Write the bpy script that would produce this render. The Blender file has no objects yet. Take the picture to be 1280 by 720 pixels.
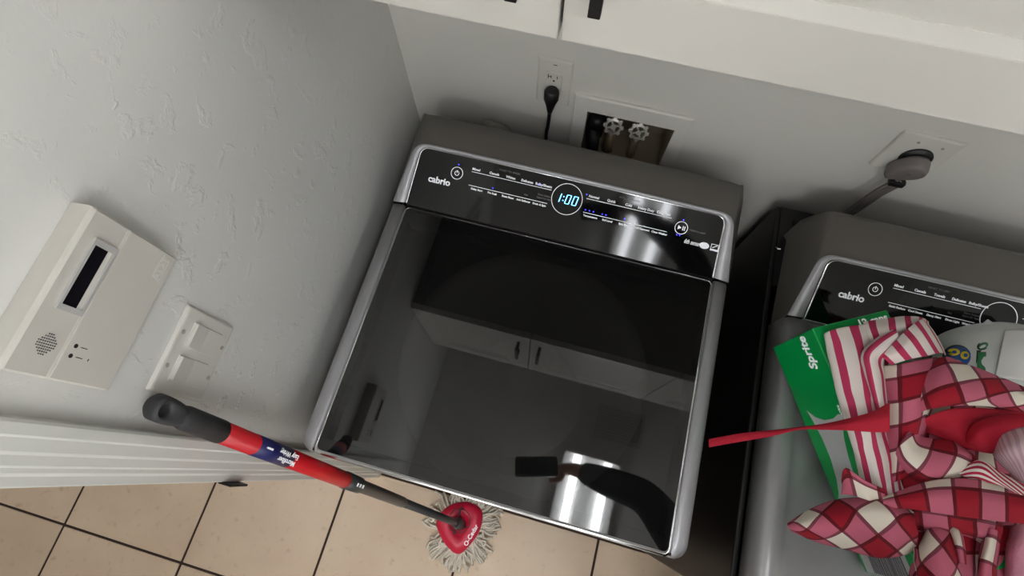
import bpy, bmesh, math, random
from mathutils import Vector, Matrix, Euler, noise
random.seed(7)
S = bpy.context.scene; C = S.collection; PI = math.pi
# ---------------------------------------------------------------- camera
CAM = Vector((.47692, -.7793, 2.0014)); ROT = Euler((.33569, .01096, .26698), 'XYZ').to_matrix(); FPX = 665.49
cd = bpy.data.cameras.new('camera'); cam = bpy.data.objects.new('camera', cd); C.objects.link(cam)
cam.location = CAM; cam.rotation_euler = (.33569, .01096, .26698)
cd.sensor_width = 36; cd.lens = FPX/1280*36; cd.clip_start = .01
S.camera = cam
# ---------------------------------------------------------------- world, exposure
w = bpy.data.worlds.new('world'); S.world = w; w.use_nodes = True
w.node_tree.nodes['Background'].inputs[0].default_value = (.75, .78, .8, 1)
w.node_tree.nodes['Background'].inputs[1].default_value = .25
S.view_settings.view_transform = 'Standard'; S.view_settings.look = 'None'
S.view_settings.gamma = 1; S.view_settings.exposure = 1.06; S.view_settings.use_curve_mapping = False
LAMP = 9.0; FILL = 13.0  # strength of the fluorescent tubes, then of the added fill lights

# ---------------------------------------------------------------- materials
def lin(c): return tuple(((x/255)/12.92 if x/255 <= .04045 else ((x/255+.055)/1.055)**2.4) for x in c)
class NT:
    def __init__(s, name):
        s.m = bpy.data.materials.new(name); s.m.use_nodes = True; s.t = s.m.node_tree; s.n = s.t.nodes; s.b = s.n['Principled BSDF']
    def node(s, ty, **k):
        n = s.n.new(ty)
        for a, b in k.items(): setattr(n, a, b)
        return n
    def link(s, a, b): s.t.links.new(a, b)
    def math(s, op, a, b=None):
        n = s.n.new('ShaderNodeMath'); n.operation = op
        for i, v in enumerate((a, b)):
            if v is None: continue
            if isinstance(v, (int, float)): n.inputs[i].default_value = v
            else: s.link(v, n.inputs[i])
        return n.outputs[0]
    def mix(s, f, a, b, blend='MIX'):
        n = s.n.new('ShaderNodeMix'); n.data_type = 'RGBA'; n.blend_type = blend
        for i, v in ((0, f), (6, a), (7, b)):
            if isinstance(v, (int, float)): n.inputs[i].default_value = v
            elif isinstance(v, tuple): n.inputs[i].default_value = (*v, 1) if len(v) == 3 else v
            else: s.link(v, n.inputs[i])
        return n.outputs[2]
def setp(b, **k):
    for a, v in k.items(): b.inputs[a.replace('_', ' ')].default_value = v
def mat(name, col, rough=.5, metal=0., var=0., bump=0., scale=20., emis=None, estr=0., detail=4, coat=0.):
    q = NT(name); c = lin(col); b = q.b
    b.inputs['Base Color'].default_value = (*c, 1); b.inputs['Roughness'].default_value = rough; b.inputs['Metallic'].default_value = metal
    if coat: b.inputs['Coat Weight'].default_value = coat
    if emis: b.inputs['Emission Color'].default_value = (*lin(emis), 1); b.inputs['Emission Strength'].default_value = estr
    if var or bump:
        tc = q.node('ShaderNodeTexCoord'); nz = q.node('ShaderNodeTexNoise'); nz.inputs['Scale'].default_value = scale; nz.inputs['Detail'].default_value = detail
        q.link(tc.outputs['Object'], nz.inputs['Vector'])
        if var:
            o = q.mix(nz.outputs[0], tuple(x*(1-var) for x in c), tuple(min(1, x*(1+var)) for x in c)); q.link(o, b.inputs['Base Color'])
        if bump:
            bp = q.node('ShaderNodeBump'); bp.inputs['Strength'].default_value = bump; bp.inputs['Distance'].default_value = .002
            q.link(nz.outputs[0], bp.inputs['Height']); q.link(bp.outputs[0], b.inputs['Normal'])
    return q.m
M = {}
def wallmat(name, col, strength):
    q = NT(name); c = lin(col); tc = q.node('ShaderNodeTexCoord')
    q.b.inputs['Base Color'].default_value = (*c, 1); q.b.inputs['Roughness'].default_value = .42
    n1 = q.node('ShaderNodeTexNoise'); n1.inputs['Scale'].default_value = 24; n1.inputs['Detail'].default_value = 6; n1.inputs['Roughness'].default_value = .6; n1.inputs['Distortion'].default_value = .35
    n2 = q.node('ShaderNodeTexNoise'); n2.inputs['Scale'].default_value = 120; n2.inputs['Detail'].default_value = 3
    n3 = q.node('ShaderNodeTexNoise'); n3.inputs['Scale'].default_value = 3.2; n3.inputs['Detail'].default_value = 2
    for n in (n1, n2, n3): q.link(tc.outputs['Object'], n.inputs['Vector'])
    r = q.node('ShaderNodeValToRGB'); r.color_ramp.elements[0].position = .56; r.color_ramp.elements[1].position = .64; q.link(n1.outputs[0], r.inputs[0])
    r3 = q.node('ShaderNodeValToRGB'); r3.color_ramp.elements[0].position = .42; r3.color_ramp.elements[1].position = .6; q.link(n3.outputs[0], r3.inputs[0])
    h = q.math('MULTIPLY', r.outputs[0], q.math('ADD', q.math('MULTIPLY', r3.outputs[0], .8), .2))
    h = q.math('ADD', h, q.math('MULTIPLY', n2.outputs[0], .18))
    bp = q.node('ShaderNodeBump'); bp.inputs['Strength'].default_value = strength; bp.inputs['Distance'].default_value = .0022
    q.link(h, bp.inputs['Height']); q.link(bp.outputs[0], q.b.inputs['Normal'])
    return q.m
M['wall'] = wallmat('wall paint', (224, 223, 218), .45)
M['backwall'] = wallmat('back wall paint', (222, 219, 212), .12)
M['ceiling'] = wallmat('ceiling paint', (235, 235, 232), .3)
M['trim'] = mat('trim paint', (214, 214, 208), .32)
M['cab'] = mat('cabinet paint', (218, 214, 206), .3, var=.015, scale=6)
M['cabin'] = mat('cabinet board', (120, 114, 104), .6)
M['black'] = mat('matte black', (14, 13, 16), .45)
M['bronze'] = mat('dark bronze', (30, 24, 20), .35, .8)
M['steel'] = mat('shadow steel', (172, 171, 171), .34, .4, var=.04, scale=90)
M['rail'] = mat('satin silver rail', (172, 171, 174), .36, .3, var=.03, scale=60)
M['body'] = mat('dark appliance side', (30, 28, 28), .4, .5)
M['consoleback'] = mat('console back plastic', (96, 92, 86), .45, .1, var=.05, bump=.15, scale=300)
M['chrome'] = mat('chrome trim', (225, 225, 228), .1, 1.)
M['groove'] = mat('black gasket', (8, 8, 8), .6)
M['cglass'] = mat('console glass', (9, 9, 10), .06)
M['print'] = mat('white print', (235, 235, 238), .5, emis=(235, 235, 240), estr=.12)
M['printdim'] = mat('grey print', (120, 120, 120), .5)
M['led'] = mat('blue indicator', (60, 60, 255), .4, emis=(50, 50, 255), estr=3.)
M['digit'] = mat('blue display segments', (120, 210, 255), .4, emis=(95, 190, 255), estr=2.6)
M['white'] = mat('white plastic', (216, 213, 205), .35)
M['keypad'] = mat('keypad plastic', (206, 201, 192), .45, bump=.05, scale=500)
M['lcdframe'] = mat('keypad window frame', (186, 184, 180), .4)
M['lcd'] = mat('dark display', (18, 15, 22), .25)
M['hole'] = mat('dark hole', (22, 20, 18), .8)
M['screw'] = mat('painted screw', (175, 172, 165), .35, .3)
M['red'] = mat('mop red', (200, 22, 34), .35)
M['headred'] = mat('mop head red', (214, 34, 66), .33)
M['grip'] = mat('charcoal grip', (52, 52, 54), .6, bump=.1, scale=400)
M['pole'] = mat('grey pole', (84, 84, 84), .35, .4)
M['navy'] = mat('navy sticker', (28, 30, 92), .4)
M['yarn'] = mat('mop yarn', (226, 216, 200), .9, var=.25, scale=160)
M['greyplug'] = mat('grey plug plastic', (122, 114, 112), .45)
M['cordgrey'] = mat('grey cord', (112, 106, 100), .45)
M['brass'] = mat('tarnished brass', (188, 168, 138), .3, .5, var=.2, scale=60)
M['handwheel'] = mat('grey valve wheel', (190, 187, 180), .35, .3)
M['boxin'] = mat('supply box plastic', (158, 146, 124), .6, var=.1, scale=20)
M['hose'] = mat('black hose', (20, 20, 22), .5)
M['pipe'] = mat('grey corrugated hose', (140, 136, 126), .6)
M['green'] = mat('green carton print', (0, 162, 78), .38, var=.06, scale=10)
M['lgreen'] = mat('light green carton print', (24, 158, 84), .38)
M['card'] = mat('grey white print', (196, 198, 196), .45)
M['yellow'] = mat('yellow print', (220, 190, 30), .45)
M['barcode'] = mat('barcode ink', (90, 84, 92), .5)
M['bag'] = mat('white bag plastic', (206, 209, 205), .35, var=.03, bump=.3, scale=14)
M['bagw'] = mat('white paper panel', (226, 225, 220), .5, var=.02, scale=10)
M['blue'] = mat('blue print', (30, 84, 150), .4)
M['bgreen'] = mat('bottle green print', (48, 128, 78), .4)
M['ink'] = mat('dark ink', (20, 40, 40), .5)
M['skin'] = mat('skin', (196, 140, 112), .5)
M['cloth'] = mat('black knit', (24, 24, 28), .9, bump=.3, scale=200)
M['jeans'] = mat('dark denim', (34, 40, 58), .9, bump=.3, scale=300)
M['hair'] = mat('dark hair', (26, 18, 14), .6)
M['phone'] = mat('phone body', (26, 28, 32), .2)
M['redcloth'] = mat('red cotton', (176, 18, 44), .85, var=.08, bump=.25, scale=60)
M['pinkcloth'] = mat('pink fleece', (208, 138, 158), .95, var=.08, bump=.5, scale=260)
M['tub'] = mat('tub grey plastic', (190, 190, 188), .4)
M['tubdark'] = mat('tub dark steel', (38, 38, 40), .4, .2)
M['tube'] = mat('fluorescent tube', (255, 255, 250), .5, emis=(240, 243, 248), estr=LAMP)
M['dome'] = mat('opal fill dome', (250, 250, 250), .5, emis=(240, 243, 247), estr=FILL)  # glow of the added fill lights
M['fixture'] = mat('white enamel', (235, 235, 232), .3)
def mk_lid():
    q = NT('tinted lid glass'); setp(q.b, Roughness=.02, IOR=1.75); q.b.inputs['Base Color'].default_value = (.004, .004, .0045, 1)
    tr = q.node('ShaderNodeBsdfTransparent'); tr.inputs[0].default_value = (.31, .31, .305, 1)
    mx = q.node('ShaderNodeAddShader')
    q.link(q.b.outputs[0], mx.inputs[0]); q.link(tr.outputs[0], mx.inputs[1]); q.link(mx.outputs[0], q.n['Material Output'].inputs[0])
    return q.m
M['lid'] = mk_lid()
def mk_tile():
    q = NT('beige ceramic tile'); tc = q.node('ShaderNodeTexCoord')
    oi = q.node('ShaderNodeObjectInfo')
    n1 = q.node('ShaderNodeTexNoise'); n1.inputs['Scale'].default_value = 5; n1.inputs['Detail'].default_value = 6; n1.inputs['Roughness'].default_value = .6
    n2 = q.node('ShaderNodeTexNoise'); n2.inputs['Scale'].default_value = 34; n2.inputs['Detail'].default_value = 5
    g = q.node('ShaderNodeNewGeometry')
    for n in (n1, n2): q.link(g.outputs['Position'], n.inputs['Vector'])
    a = q.mix(n1.outputs[0], lin((212, 180, 152)), lin((238, 216, 188)))
    r = q.node('ShaderNodeValToRGB'); r.color_ramp.elements[0].position = .60; r.color_ramp.elements[1].position = .78; q.link(n2.outputs[0], r.inputs[0])
    b = q.mix(q.math('MULTIPLY', r.outputs[0], .55), a, lin((176, 142, 110)))
    c = q.mix(q.math('MULTIPLY', oi.outputs['Random'], .35), b, lin((214, 190, 158)))
    q.link(c, q.b.inputs['Base Color']); q.b.inputs['Roughness'].default_value = .38
    return q.m
M['tile'] = mk_tile()
M['grout'] = mat('dark grout', (62, 46, 40), .9)
def band(q, x, period, a, b):
    f = q.math('FRACT', q.math('ADD', q.math('DIVIDE', x, period), 50.))
    return q.math('MULTIPLY', q.math('GREATER_THAN', f, a), q.math('LESS_THAN', f, b))
def mk_plaid():
    q = NT('red plaid cotton'); uv = q.node('ShaderNodeUVMap'); sp = q.node('ShaderNodeSeparateXYZ'); q.link(uv.outputs[0], sp.inputs[0])
    u, v = sp.outputs[0], sp.outputs[1]; P = .074
    ru, rv = band(q, u, P, 0, .56), band(q, v, P, 0, .56)
    cream, pink, red = lin((228, 222, 204)), lin((192, 90, 114)), lin((158, 6, 34))
    s = q.math('ADD', ru, rv)
    c = q.mix(q.math('MINIMUM', s, 1.), cream, pink)
    tw = q.math('FRACT', q.math('MULTIPLY', q.math('ADD', u, v), 420.))
    c = q.mix(q.math('MULTIPLY', q.math('GREATER_THAN', tw, .5), .16), c, lin((236, 170, 180)))
    c = q.mix(q.math('GREATER_THAN', s, 1.5), c, red)
    ku = q.math('ADD', band(q, u, P, 0, .07), band(q, u, P, .49, .56)); kv = q.math('ADD', band(q, v, P, 0, .07), band(q, v, P, .49, .56))
    k = q.math('MINIMUM', q.math('ADD', ku, kv), 1.)
    tk = q.math('MULTIPLY', k, q.math('ADD', q.math('MULTIPLY', q.math('GREATER_THAN', tw, .45), .3), .55))
    c = q.mix(tk, c, (.16, .12, .13), 'MULTIPLY')
    q.link(c, q.b.inputs['Base Color']); q.b.inputs['Roughness'].default_value = .9
    nz = q.node('ShaderNodeTexNoise'); nz.inputs['Scale'].default_value = 700; bp = q.node('ShaderNodeBump'); bp.inputs['Strength'].default_value = .25; bp.inputs['Distance'].default_value = .001
    q.link(nz.outputs[0], bp.inputs['Height']); q.link(bp.outputs[0], q.b.inputs['Normal'])
    return q.m
M['plaid'] = mk_plaid()
def mk_stripe(name, period, a, c0, c1, extra=None):
    q = NT(name); uv = q.node('ShaderNodeUVMap'); sp = q.node('ShaderNodeSeparateXYZ'); q.link(uv.outputs[0], sp.inputs[0])
    m = band(q, sp.outputs[0], period, 0, a); c = q.mix(m, c0, c1)
    if extra: c = q.mix(band(q, sp.outputs[0], period, extra[0], extra[1]), c, c1)
    q.link(c, q.b.inputs['Base Color']); q.b.inputs['Roughness'].default_value = .95
    nz = q.node('ShaderNodeTexNoise'); nz.inputs['Scale'].default_value = 500; bp = q.node('ShaderNodeBump'); bp.inputs['Strength'].default_value = .4; bp.inputs['Distance'].default_value = .001
    q.link(nz.outputs[0], bp.inputs['Height']); q.link(bp.outputs[0], q.b.inputs['Normal'])
    return q.m
M['stripe'] = mk_stripe('striped terry', .0245, .40, lin((232, 220, 212)), lin((190, 52, 92)))
M['rib'] = mk_stripe('ribbed pale pink', .008, .5, lin((216, 190, 194)), lin((192, 158, 168)))
M['thin'] = mk_stripe('thin red stripes', .0075, .5, lin((230, 222, 214)), lin((178, 30, 66)))

# ---------------------------------------------------------------- mesh helpers
def tag(o, label=None, cat=None, group=None, kind=None):
    if label: o['label'] = label
    if cat: o['category'] = cat
    if group: o['group'] = group
    if kind: o['kind'] = kind
    return o
def empty(name, loc, label=None, cat=None, group=None, rot=(0, 0, 0)):
    o = bpy.data.objects.new(name, None); o.empty_display_size = .05; C.objects.link(o); o.location = loc; o.rotation_euler = rot
    return tag(o, label, cat, group)
def obj(name, bm, m, parent=None, smooth=False, label=None, kind=None, world=True):
    """link bmesh as ONE object; coordinates are world ones when world=True and the parent is unrotated"""
    me = bpy.data.meshes.new(name)
    bmesh.ops.recalc_face_normals(bm, faces=bm.faces[:]) if len(bm.faces) else None
    bm.to_mesh(me); bm.free()
    if smooth:
        for p in me.polygons: p.use_smooth = True
    for x in (m if isinstance(m, (list, tuple)) else [m]): me.materials.append(M[x] if isinstance(x, str) else x)
    o = bpy.data.objects.new(name, me); C.objects.link(o)
    if parent is not None:
        o.parent = parent
        if world:
            b = parent; off = Vector((0, 0, 0))
            while b is not None: off += b.location; b = b.parent
            me.transform(Matrix.Translation(-off))
    return tag(o, label, None, None, kind)
def struct(name, bm, m, label=None):
    return tag(obj(name, bm, m), label, kind='structure')
def B(): return bmesh.new()
def box(bm, x0, x1, y0, y1, z0, z1, bev=0., seg=2, mi=0, T=None):
    vs = [bm.verts.new((x, y, z)) for z in (z0, z1) for y in (y0, y1) for x in (x0, x1)]
    fs = [(0, 2, 3, 1), (4, 5, 7, 6), (0, 1, 5, 4), (2, 6, 7, 3), (0, 4, 6, 2), (1, 3, 7, 5)]
    F = [bm.faces.new([vs[i] for i in f]) for f in fs]
    for f in F: f.material_index = mi
    if bev:
        es = list({e for f in F for e in f.edges})
        r = bmesh.ops.bevel(bm, geom=es, offset=bev, segments=seg, affect='EDGES', profile=.5)
        vs = list({v for f in r['faces'] for v in f.verts} | {v for v in vs if v.is_valid})
        for f in r['faces']: f.material_index = mi
    if T is not None: bmesh.ops.transform(bm, matrix=T, verts=[v for v in vs if v.is_valid])
    return bm
def frame(t):
    t = t.normalized(); a = Vector((0, 0, 1)) if abs(t.z) < .9 else Vector((1, 0, 0))
    u = t.cross(a).normalized(); return u, t.cross(u).normalized()
def tube(bm, pts, r, n=10, cap=True, sy=1., mi=0):
    pts = [Vector(p) for p in pts]; rs = r if isinstance(r, (list, tuple)) else [r]*len(pts); rings = []
    u = None
    for i, p in enumerate(pts):
        t = (pts[min(i+1, len(pts)-1)]-pts[max(i-1, 0)])
        if u is None: u, v = frame(t)
        else:
            t.normalize(); u = (u-t*u.dot(t)).normalized(); v = t.cross(u)
        rings.append([bm.verts.new(p+(u*math.cos(2*PI*k/n)+v*math.sin(2*PI*k/n)*sy)*rs[i]) for k in range(n)])
    for a, b in zip(rings, rings[1:]):
        for k in range(n):
            f = bm.faces.new((a[k], a[(k+1) % n], b[(k+1) % n], b[k])); f.material_index = mi
    if cap:
        bm.faces.new(rings[0]).material_index = mi; bm.faces.new(rings[-1]).material_index = mi
    return bm
def smoothpath(pts, k=6):
    pts = [Vector(p) for p in pts]; out = []
    for i in range(len(pts)-1):
        p0, p1, p2, p3 = pts[max(i-1, 0)], pts[i], pts[i+1], pts[min(i+2, len(pts)-1)]
        for j in range(k):
            t = j/k; out.append(.5*((2*p1)+(p2-p0)*t+(2*p0-5*p1+4*p2-p3)*t*t+(3*p1-p0-3*p2+p3)*t**3))
    return out+[pts[-1]]
def loft(bm, rings, closed=True, capa=False, capb=False, mi=0):
    R = [[bm.verts.new(p) for p in r] for r in rings]; n = len(R[0])
    for a, b in zip(R, R[1:]):
        for k in range(n if closed else n-1):
            f = bm.faces.new((a[k], a[(k+1) % n], b[(k+1) % n], b[k])); f.material_index = mi
    if capa: bm.faces.new(R[0]).material_index = mi
    if capb: bm.faces.new(R[-1]).material_index = mi
    return R
def rrect(x0, x1, y0, y1, r, n=6):
    out = []
    for cx, cy, a0 in ((x1-r, y1-r, 0), (x0+r, y1-r, 90), (x0+r, y0+r, 180), (x1-r, y0+r, 270)):
        for k in range(n+1):
            a = math.radians(a0+90*k/n); out.append((cx+r*math.cos(a), cy+r*math.sin(a)))
    return out
def prism(bm, poly, T, d, mi=0):
    """poly in the (u,v) plane of matrix T, extruded d along its w axis"""
    return loft(bm, [[T @ Vector((u, v, 0)) for u, v in poly], [T @ Vector((u, v, d)) for u, v in poly]], True, True, True, mi)
def basis(o, u, v):
    u = Vector(u).normalized(); v = Vector(v); v = (v-u*v.dot(u)).normalized(); w = u.cross(v)
    return Matrix(((u.x, v.x, w.x, o[0]), (u.y, v.y, w.y, o[1]), (u.z, v.z, w.z, o[2]), (0, 0, 0, 1)))
def text(bm, s, size, T, align='LEFT', shear=0., bold=0., d=.0002, sx=1.):
    cu = bpy.data.curves.new('t', 'FONT'); cu.body = s; cu.size = size; cu.align_x = align; cu.align_y = 'CENTER'; cu.extrude = d; cu.shear = shear; cu.offset = bold; cu.resolution_u = 3
    o = bpy.data.objects.new('t', cu); C.objects.link(o); dg = bpy.context.evaluated_depsgraph_get()
    me = bpy.data.meshes.new_from_object(o.evaluated_get(dg)); me.transform(T @ Matrix.Diagonal((sx, 1, 1, 1)))
    bm.from_mesh(me); bpy.data.objects.remove(o); bpy.data.curves.remove(cu); bpy.data.meshes.remove(me)
def ringmesh(bm, c, r0, r1, T, n=40, d=.0004):
    prism_o = [(c[0]+r1*math.cos(2*PI*k/n), c[1]+r1*math.sin(2*PI*k/n)) for k in range(n)]
    prism_i = [(c[0]+r0*math.cos(2*PI*k/n), c[1]+r0*math.sin(2*PI*k/n)) for k in range(n)]
    A = [T @ Vector((u, v, 0)) for u, v in prism_o]; A2 = [T @ Vector((u, v, d)) for u, v in prism_o]
    I = [T @ Vector((u, v, 0)) for u, v in prism_i]; I2 = [T @ Vector((u, v, d)) for u, v in prism_i]
    loft(bm, [A, A2, I2, I, A])

# ---------------------------------------------------------------- floor, walls, ceiling
X0, X1, Y0, H = -1.95, 2.05, -2.3, 2.44
bm = B(); box(bm, X0-.1, X1+.1, Y0-.1, .1, -.08, -.004); floor = struct('floor', bm, 'grout')
tp = .45; tx0, ty0 = -1.0027, -1.3579; tile_me = {}
i0 = math.floor((X0-tx0)/tp); i1 = math.ceil((X1-tx0)/tp); j0 = math.floor((Y0-ty0)/tp); j1 = math.ceil((0-ty0)/tp)
g = .004
for i in range(i0, i1):
    for j in range(j0, j1):
        xa, xb = max(tx0+i*tp+g, X0), min(tx0+(i+1)*tp-g, X1); ya, yb = max(ty0+j*tp+g, Y0), min(ty0+(j+1)*tp-g, 0)
        if xb-xa < .02 or yb-ya < .02: continue
        k = (round(xb-xa, 4), round(yb-ya, 4))
        if k not in tile_me:
            b = B(); box(b, 0, xb-xa, 0, yb-ya, -.0045, 0, .0015, 1)
            me = bpy.data.meshes.new('tile'); bmesh.ops.recalc_face_normals(b, faces=b.faces[:]); b.to_mesh(me); b.free(); me.materials.append(M['tile']); tile_me[k] = me
        o = bpy.data.objects.new('tile', tile_me[k]); C.objects.link(o); o.parent = floor; o.location = (xa, ya, random.uniform(-.0006, 0))
bm = B(); box(bm, X0-.1, X1+.1, Y0-.1, .12, H, H+.1); struct('ceiling', bm, 'ceiling')
# back wall with the hole of the supply box: x .425-.622, z .862-1.015
hx0, hx1, hz0, hz1 = .428, .622, .85, 1.016
bm = B()
for a in ((X0-.1, hx0, 0, H), (hx1, X1+.1, 0, H), (hx0, hx1, 0, hz0), (hx0, hx1, hz1, H)): box(bm, a[0], a[1], 0, .012, a[2], a[3])
box(bm, X0-.1, X1+.1, .1, .12, 0, H)
struct('wall_back', bm, 'backwall')
# left wall: y -.912..0, door opening to -1.74
bm = B(); box(bm, -.115, 0, -.905, 0, 0, H); box(bm, -.115, 0, -1.75, -.905, 2.06, H); box(bm, -.115, 0, Y0, -1.75, 0, H)
struct('wall_left', bm, 'wall')
bm = B(); box(bm, X1, X1+.1, Y0, 0, 0, H); struct('wall_right', bm, 'wall')
bm = B(); box(bm, X0-.1, X1+.1, Y0-.1, Y0, 0, H); struct('wall_front', bm, 'wall')
bm = B(); box(bm, X0-.1, X0, Y0, 0, 0, H); struct('wall_hall', bm, 'wall')
# door frame: stepped casing + jamb
def casing(y_in, y_out, name, z1):
    """profile across the casing from wall side (y_in) to opening (y_out)"""
    s = 1 if y_out > y_in else -1; W = abs(y_out-y_in)
    prof = [(0, 0), (0, .017), (.003, .019), (.014, .019), (.017, .0155), (.030, .0150), (.034, .012), (.044, .0115), (.047, .0085), (W-.004, .0085), (W, .006), (W, 0)]
    bm = B(); loft(bm, [[Vector((d, y_in+s*t, z)) for t, d in prof] for z in (0, z1)], True, True, True)
    return obj(name, bm, 'trim')
c1 = tag(casing(-.855, -.911, 'trim_1', 2.12), None, kind='structure')
bm = B(); box(bm, -.125, .004, -.923, -.905, 0, 2.06, .002, 1); j1_ = tag(obj('trim_2', bm, 'trim'), kind='structure')
bm = B(); box(bm, -.004, .020, -.9265, -.9225, 1.00, 1.06, .0015, 2); obj('strike_plate', bm, 'bronze', j1_, label='dark bronze strike plate lip on the door jamb')
c2 = tag(casing(-1.805, -1.745, 'trim_3', 2.12), None, kind='structure')
bm = B(); box(bm, -.125, .004, -1.75, -1.732, 0, 2.06, .002, 1); tag(obj('trim_4', bm, 'trim'), kind='structure')
bm = B(); box(bm, 0, .018, -1.745, -.911, 2.06, 2.12, .003, 1); tag(obj('trim_5', bm, 'trim'), kind='structure')
for nm, a in (('baseboard_left', (0, .012, -.855, -.002)), ('baseboard_back', (.013, X1, -.012, 0)), ('baseboard_right', (X1-.012, X1, Y0, -.013)), ('baseboard_front', (.013, X1-.013, Y0, Y0+.012))):
    bm = B(); box(bm, *a, 0, .085, .003, 1); tag(obj(nm, bm, 'trim'), kind='structure')

# ---------------------------------------------------------------- ceiling lamp, added fill lights and vent
lx, ly0, ly1 = .78, -2.0, -.62
L = empty('ceiling_light', (lx, (ly0+ly1)/2, H), 'white fluorescent ceiling fixture with two bare tubes over the machines', 'ceiling light')
bm = B(); box(bm, lx-.13, lx+.13, ly0, ly1, H-.03, H-.0005, .004, 1); obj('housing', bm, 'fixture', L)
for s in (-1, 1):
    bm = B(); box(bm, lx-.125, lx+.125, (ly0 if s < 0 else ly1-.012), (ly0+.012 if s < 0 else ly1), H-.075, H-.03, .002, 1); obj('end_cap', bm, 'fixture', L)
for s in (-1, 1):
    bm = B(); tube(bm, [(lx+s*.068, ly0+.014, H-.052), (lx+s*.068, ly1-.014, H-.052)], .018, 14); obj('tube', bm, 'tube', L, True)
def dome(x, y, label, r=.16):  # invented fill light, out of view, added to raise the ambient level
    t = empty('fill_dome', (x, y, H), label, 'ceiling light')
    ring = lambda rr, z: [Vector((x+rr*math.cos(2*PI*k/32), y+rr*math.sin(2*PI*k/32), z)) for k in range(32)]
    bm = B(); loft(bm, [ring(r+.012, H-.0005), ring(r+.012, H-.022), ring(r-.004, H-.026), ring(r-.004, H-.0005)], True, True); obj('base_ring', bm, 'fixture', t, True)
    bm = B(); loft(bm, [ring(r-.006, H-.020), ring(r*.93, H-.048), ring(r*.7, H-.075), ring(r*.35, H-.09), ring(.01, H-.094)], True, False, True); obj('diffuser', bm, 'dome', t, True)
dome(-1.0, -1.35, 'added round white fill light on the hall ceiling')
dome(1.72, -1.95, 'added round white fill light in the front right corner of the ceiling')
dome(.22, -2.08, 'added round white fill light by the front wall near the doorway')
V = empty('ceiling_vent', (.87, -.46, H), 'white slatted air vent in the ceiling by the cabinets', 'vent')
bm = B()
for a in ((.76, .98, -.40, -.385), (.76, .98, -.535, -.52), (.76, .775, -.52, -.40), (.965, .98, -.52, -.40)): box(bm, *a, H-.010, H-.0005, .002, 1)
obj('frame', bm, 'white', V)
for k in range(9):
    y = -.408-.0128*k; bm = B(); box(bm, .776, .964, -.005, .005, -.0008, .0008, 0, T=Matrix.Translation((0, y, H-.007)) @ Matrix.Rotation(math.radians(40), 4, 'X')); obj('slat', bm, 'white', V)

# ---------------------------------------------------------------- wall cabinets
CB, CT, CF = 1.583, 2.09, -.376
def shaker(name, x0, x1, parent, hx):
    w = .073; bm = B()
    yb, yf = CF+.019, CF
    R4 = lambda k, y: [Vector((x0+k, y, CB+k)), Vector((x1-k, y, CB+k)), Vector((x1-k, y, CT-k)), Vector((x0+k, y, CT-k))]
    loft(bm, [R4(0, yb), R4(0, yf+.0012), R4(.0012, yf), R4(w, yf), R4(w, yb), R4(0, yb)])
    d = obj(name, bm, 'cab', parent)
    # recessed panel with a bevelled inner moulding
    bm = B(); m = .014
    o = [(x0+w, CB+w), (x1-w, CB+w), (x1-w, CT-w), (x0+w, CT-w)]; i = [(x0+w+m, CB+w+m), (x1-w-m, CB+w+m), (x1-w-m, CT-w-m), (x0+w+m, CT-w-m)]
    loft(bm, [[Vector((a, yf+.002, b)) for a, b in o], [Vector((a, yf+.007, b)) for a, b in i], [Vector((a, yf+.009, b)) for a, b in i], [Vector((a, yf+.018, b)) for a, b in i]], True, False, True)
    R = [bm.verts.new((a, yf+.0085, b)) for a, b in i]; bm.faces.new(R)
    obj('panel', bm, 'cab', d)
    bm = B(); box(bm, hx-.0055, hx+.0055, CF-.034, CF-.026, 1.648, 1.790, .0008, 1)
    for z in (1.664, 1.774): box(bm, hx-.005, hx+.005, CF-.027, CF+.0005, z-.005, z+.005)
    obj('handle', bm, 'black', d, label='black bar handle')
def cabinet(x0, x1, doors, label):
    t = empty('wall_cabinet', ((x0+x1)/2, 0, CB), label, 'cabinet', 'white wall cabinets over the machines')
    bm = B(); th = .016; yb = CF+.021
    box(bm, x0, x0+th, yb, -.0005, CB+.002, CT); box(bm, x1-th, x1, yb, -.0005, CB+.002, CT)
    box(bm, x0+th, x1-th, yb, -.0005, CB+.014, CB+.03); box(bm, x0+th, x1-th, yb, -.0005, CT-th, CT)
    box(bm, x0+th, x1-th, -.008, -.0005, CB+.03, CT-th); box(bm, x0+th, x1-th, yb, yb+.016, CB+.002, CB+.014)
    obj('body', bm, 'cabin', t)
    for a, b, h in doors: shaker('door', a, b, t, h)
cabinet(.002, .409, [(.003, .4082, .370)], 'narrow white wall cabinet against the left wall, black bar handle at its right')
cabinet(.410, 1.348, [(.4118, .878, .4435), (.881, 1.346, 1.314)], 'wide white two-door wall cabinet over the gap and the dryer')

# ---------------------------------------------------------------- washer and dryer
TILT = math.radians(27.5)
def outline(ub0, ub1, ut0, ut1, v0, v1, r, n=8, bow=.006):
    pts = [(ub0, v0)]
    dl = Vector((ut0-ub0, v1-v0)).normalized(); dr = Vector((ut1-ub1, v1-v0)).normalized()
    a = Vector((ut0, v1))-dl*r; b = Vector((ut0+r, v1))
    for k in range(n+1):
        t = k/n; p = (1-t)**2*a+2*t*(1-t)*Vector((ut0, v1))+t*t*b; pts.append((p.x, p.y))
    for k in range(1, 8): # bowed top edge
        t = k/8; x = (ut0+r)*(1-t)+(ut1-r)*t; pts.append((x, v1+bow*4*t*(1-t)*.35))
    a = Vector((ut1-r, v1)); b = Vector((ut1, v1))-dr*r
    for k in range(n+1):
        t = k/n; p = (1-t)**2*a+2*t*(1-t)*Vector((ut1, v1))+t*t*b; pts.append((p.x, p.y))
    pts.append((ub1, v0)); return pts
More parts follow.
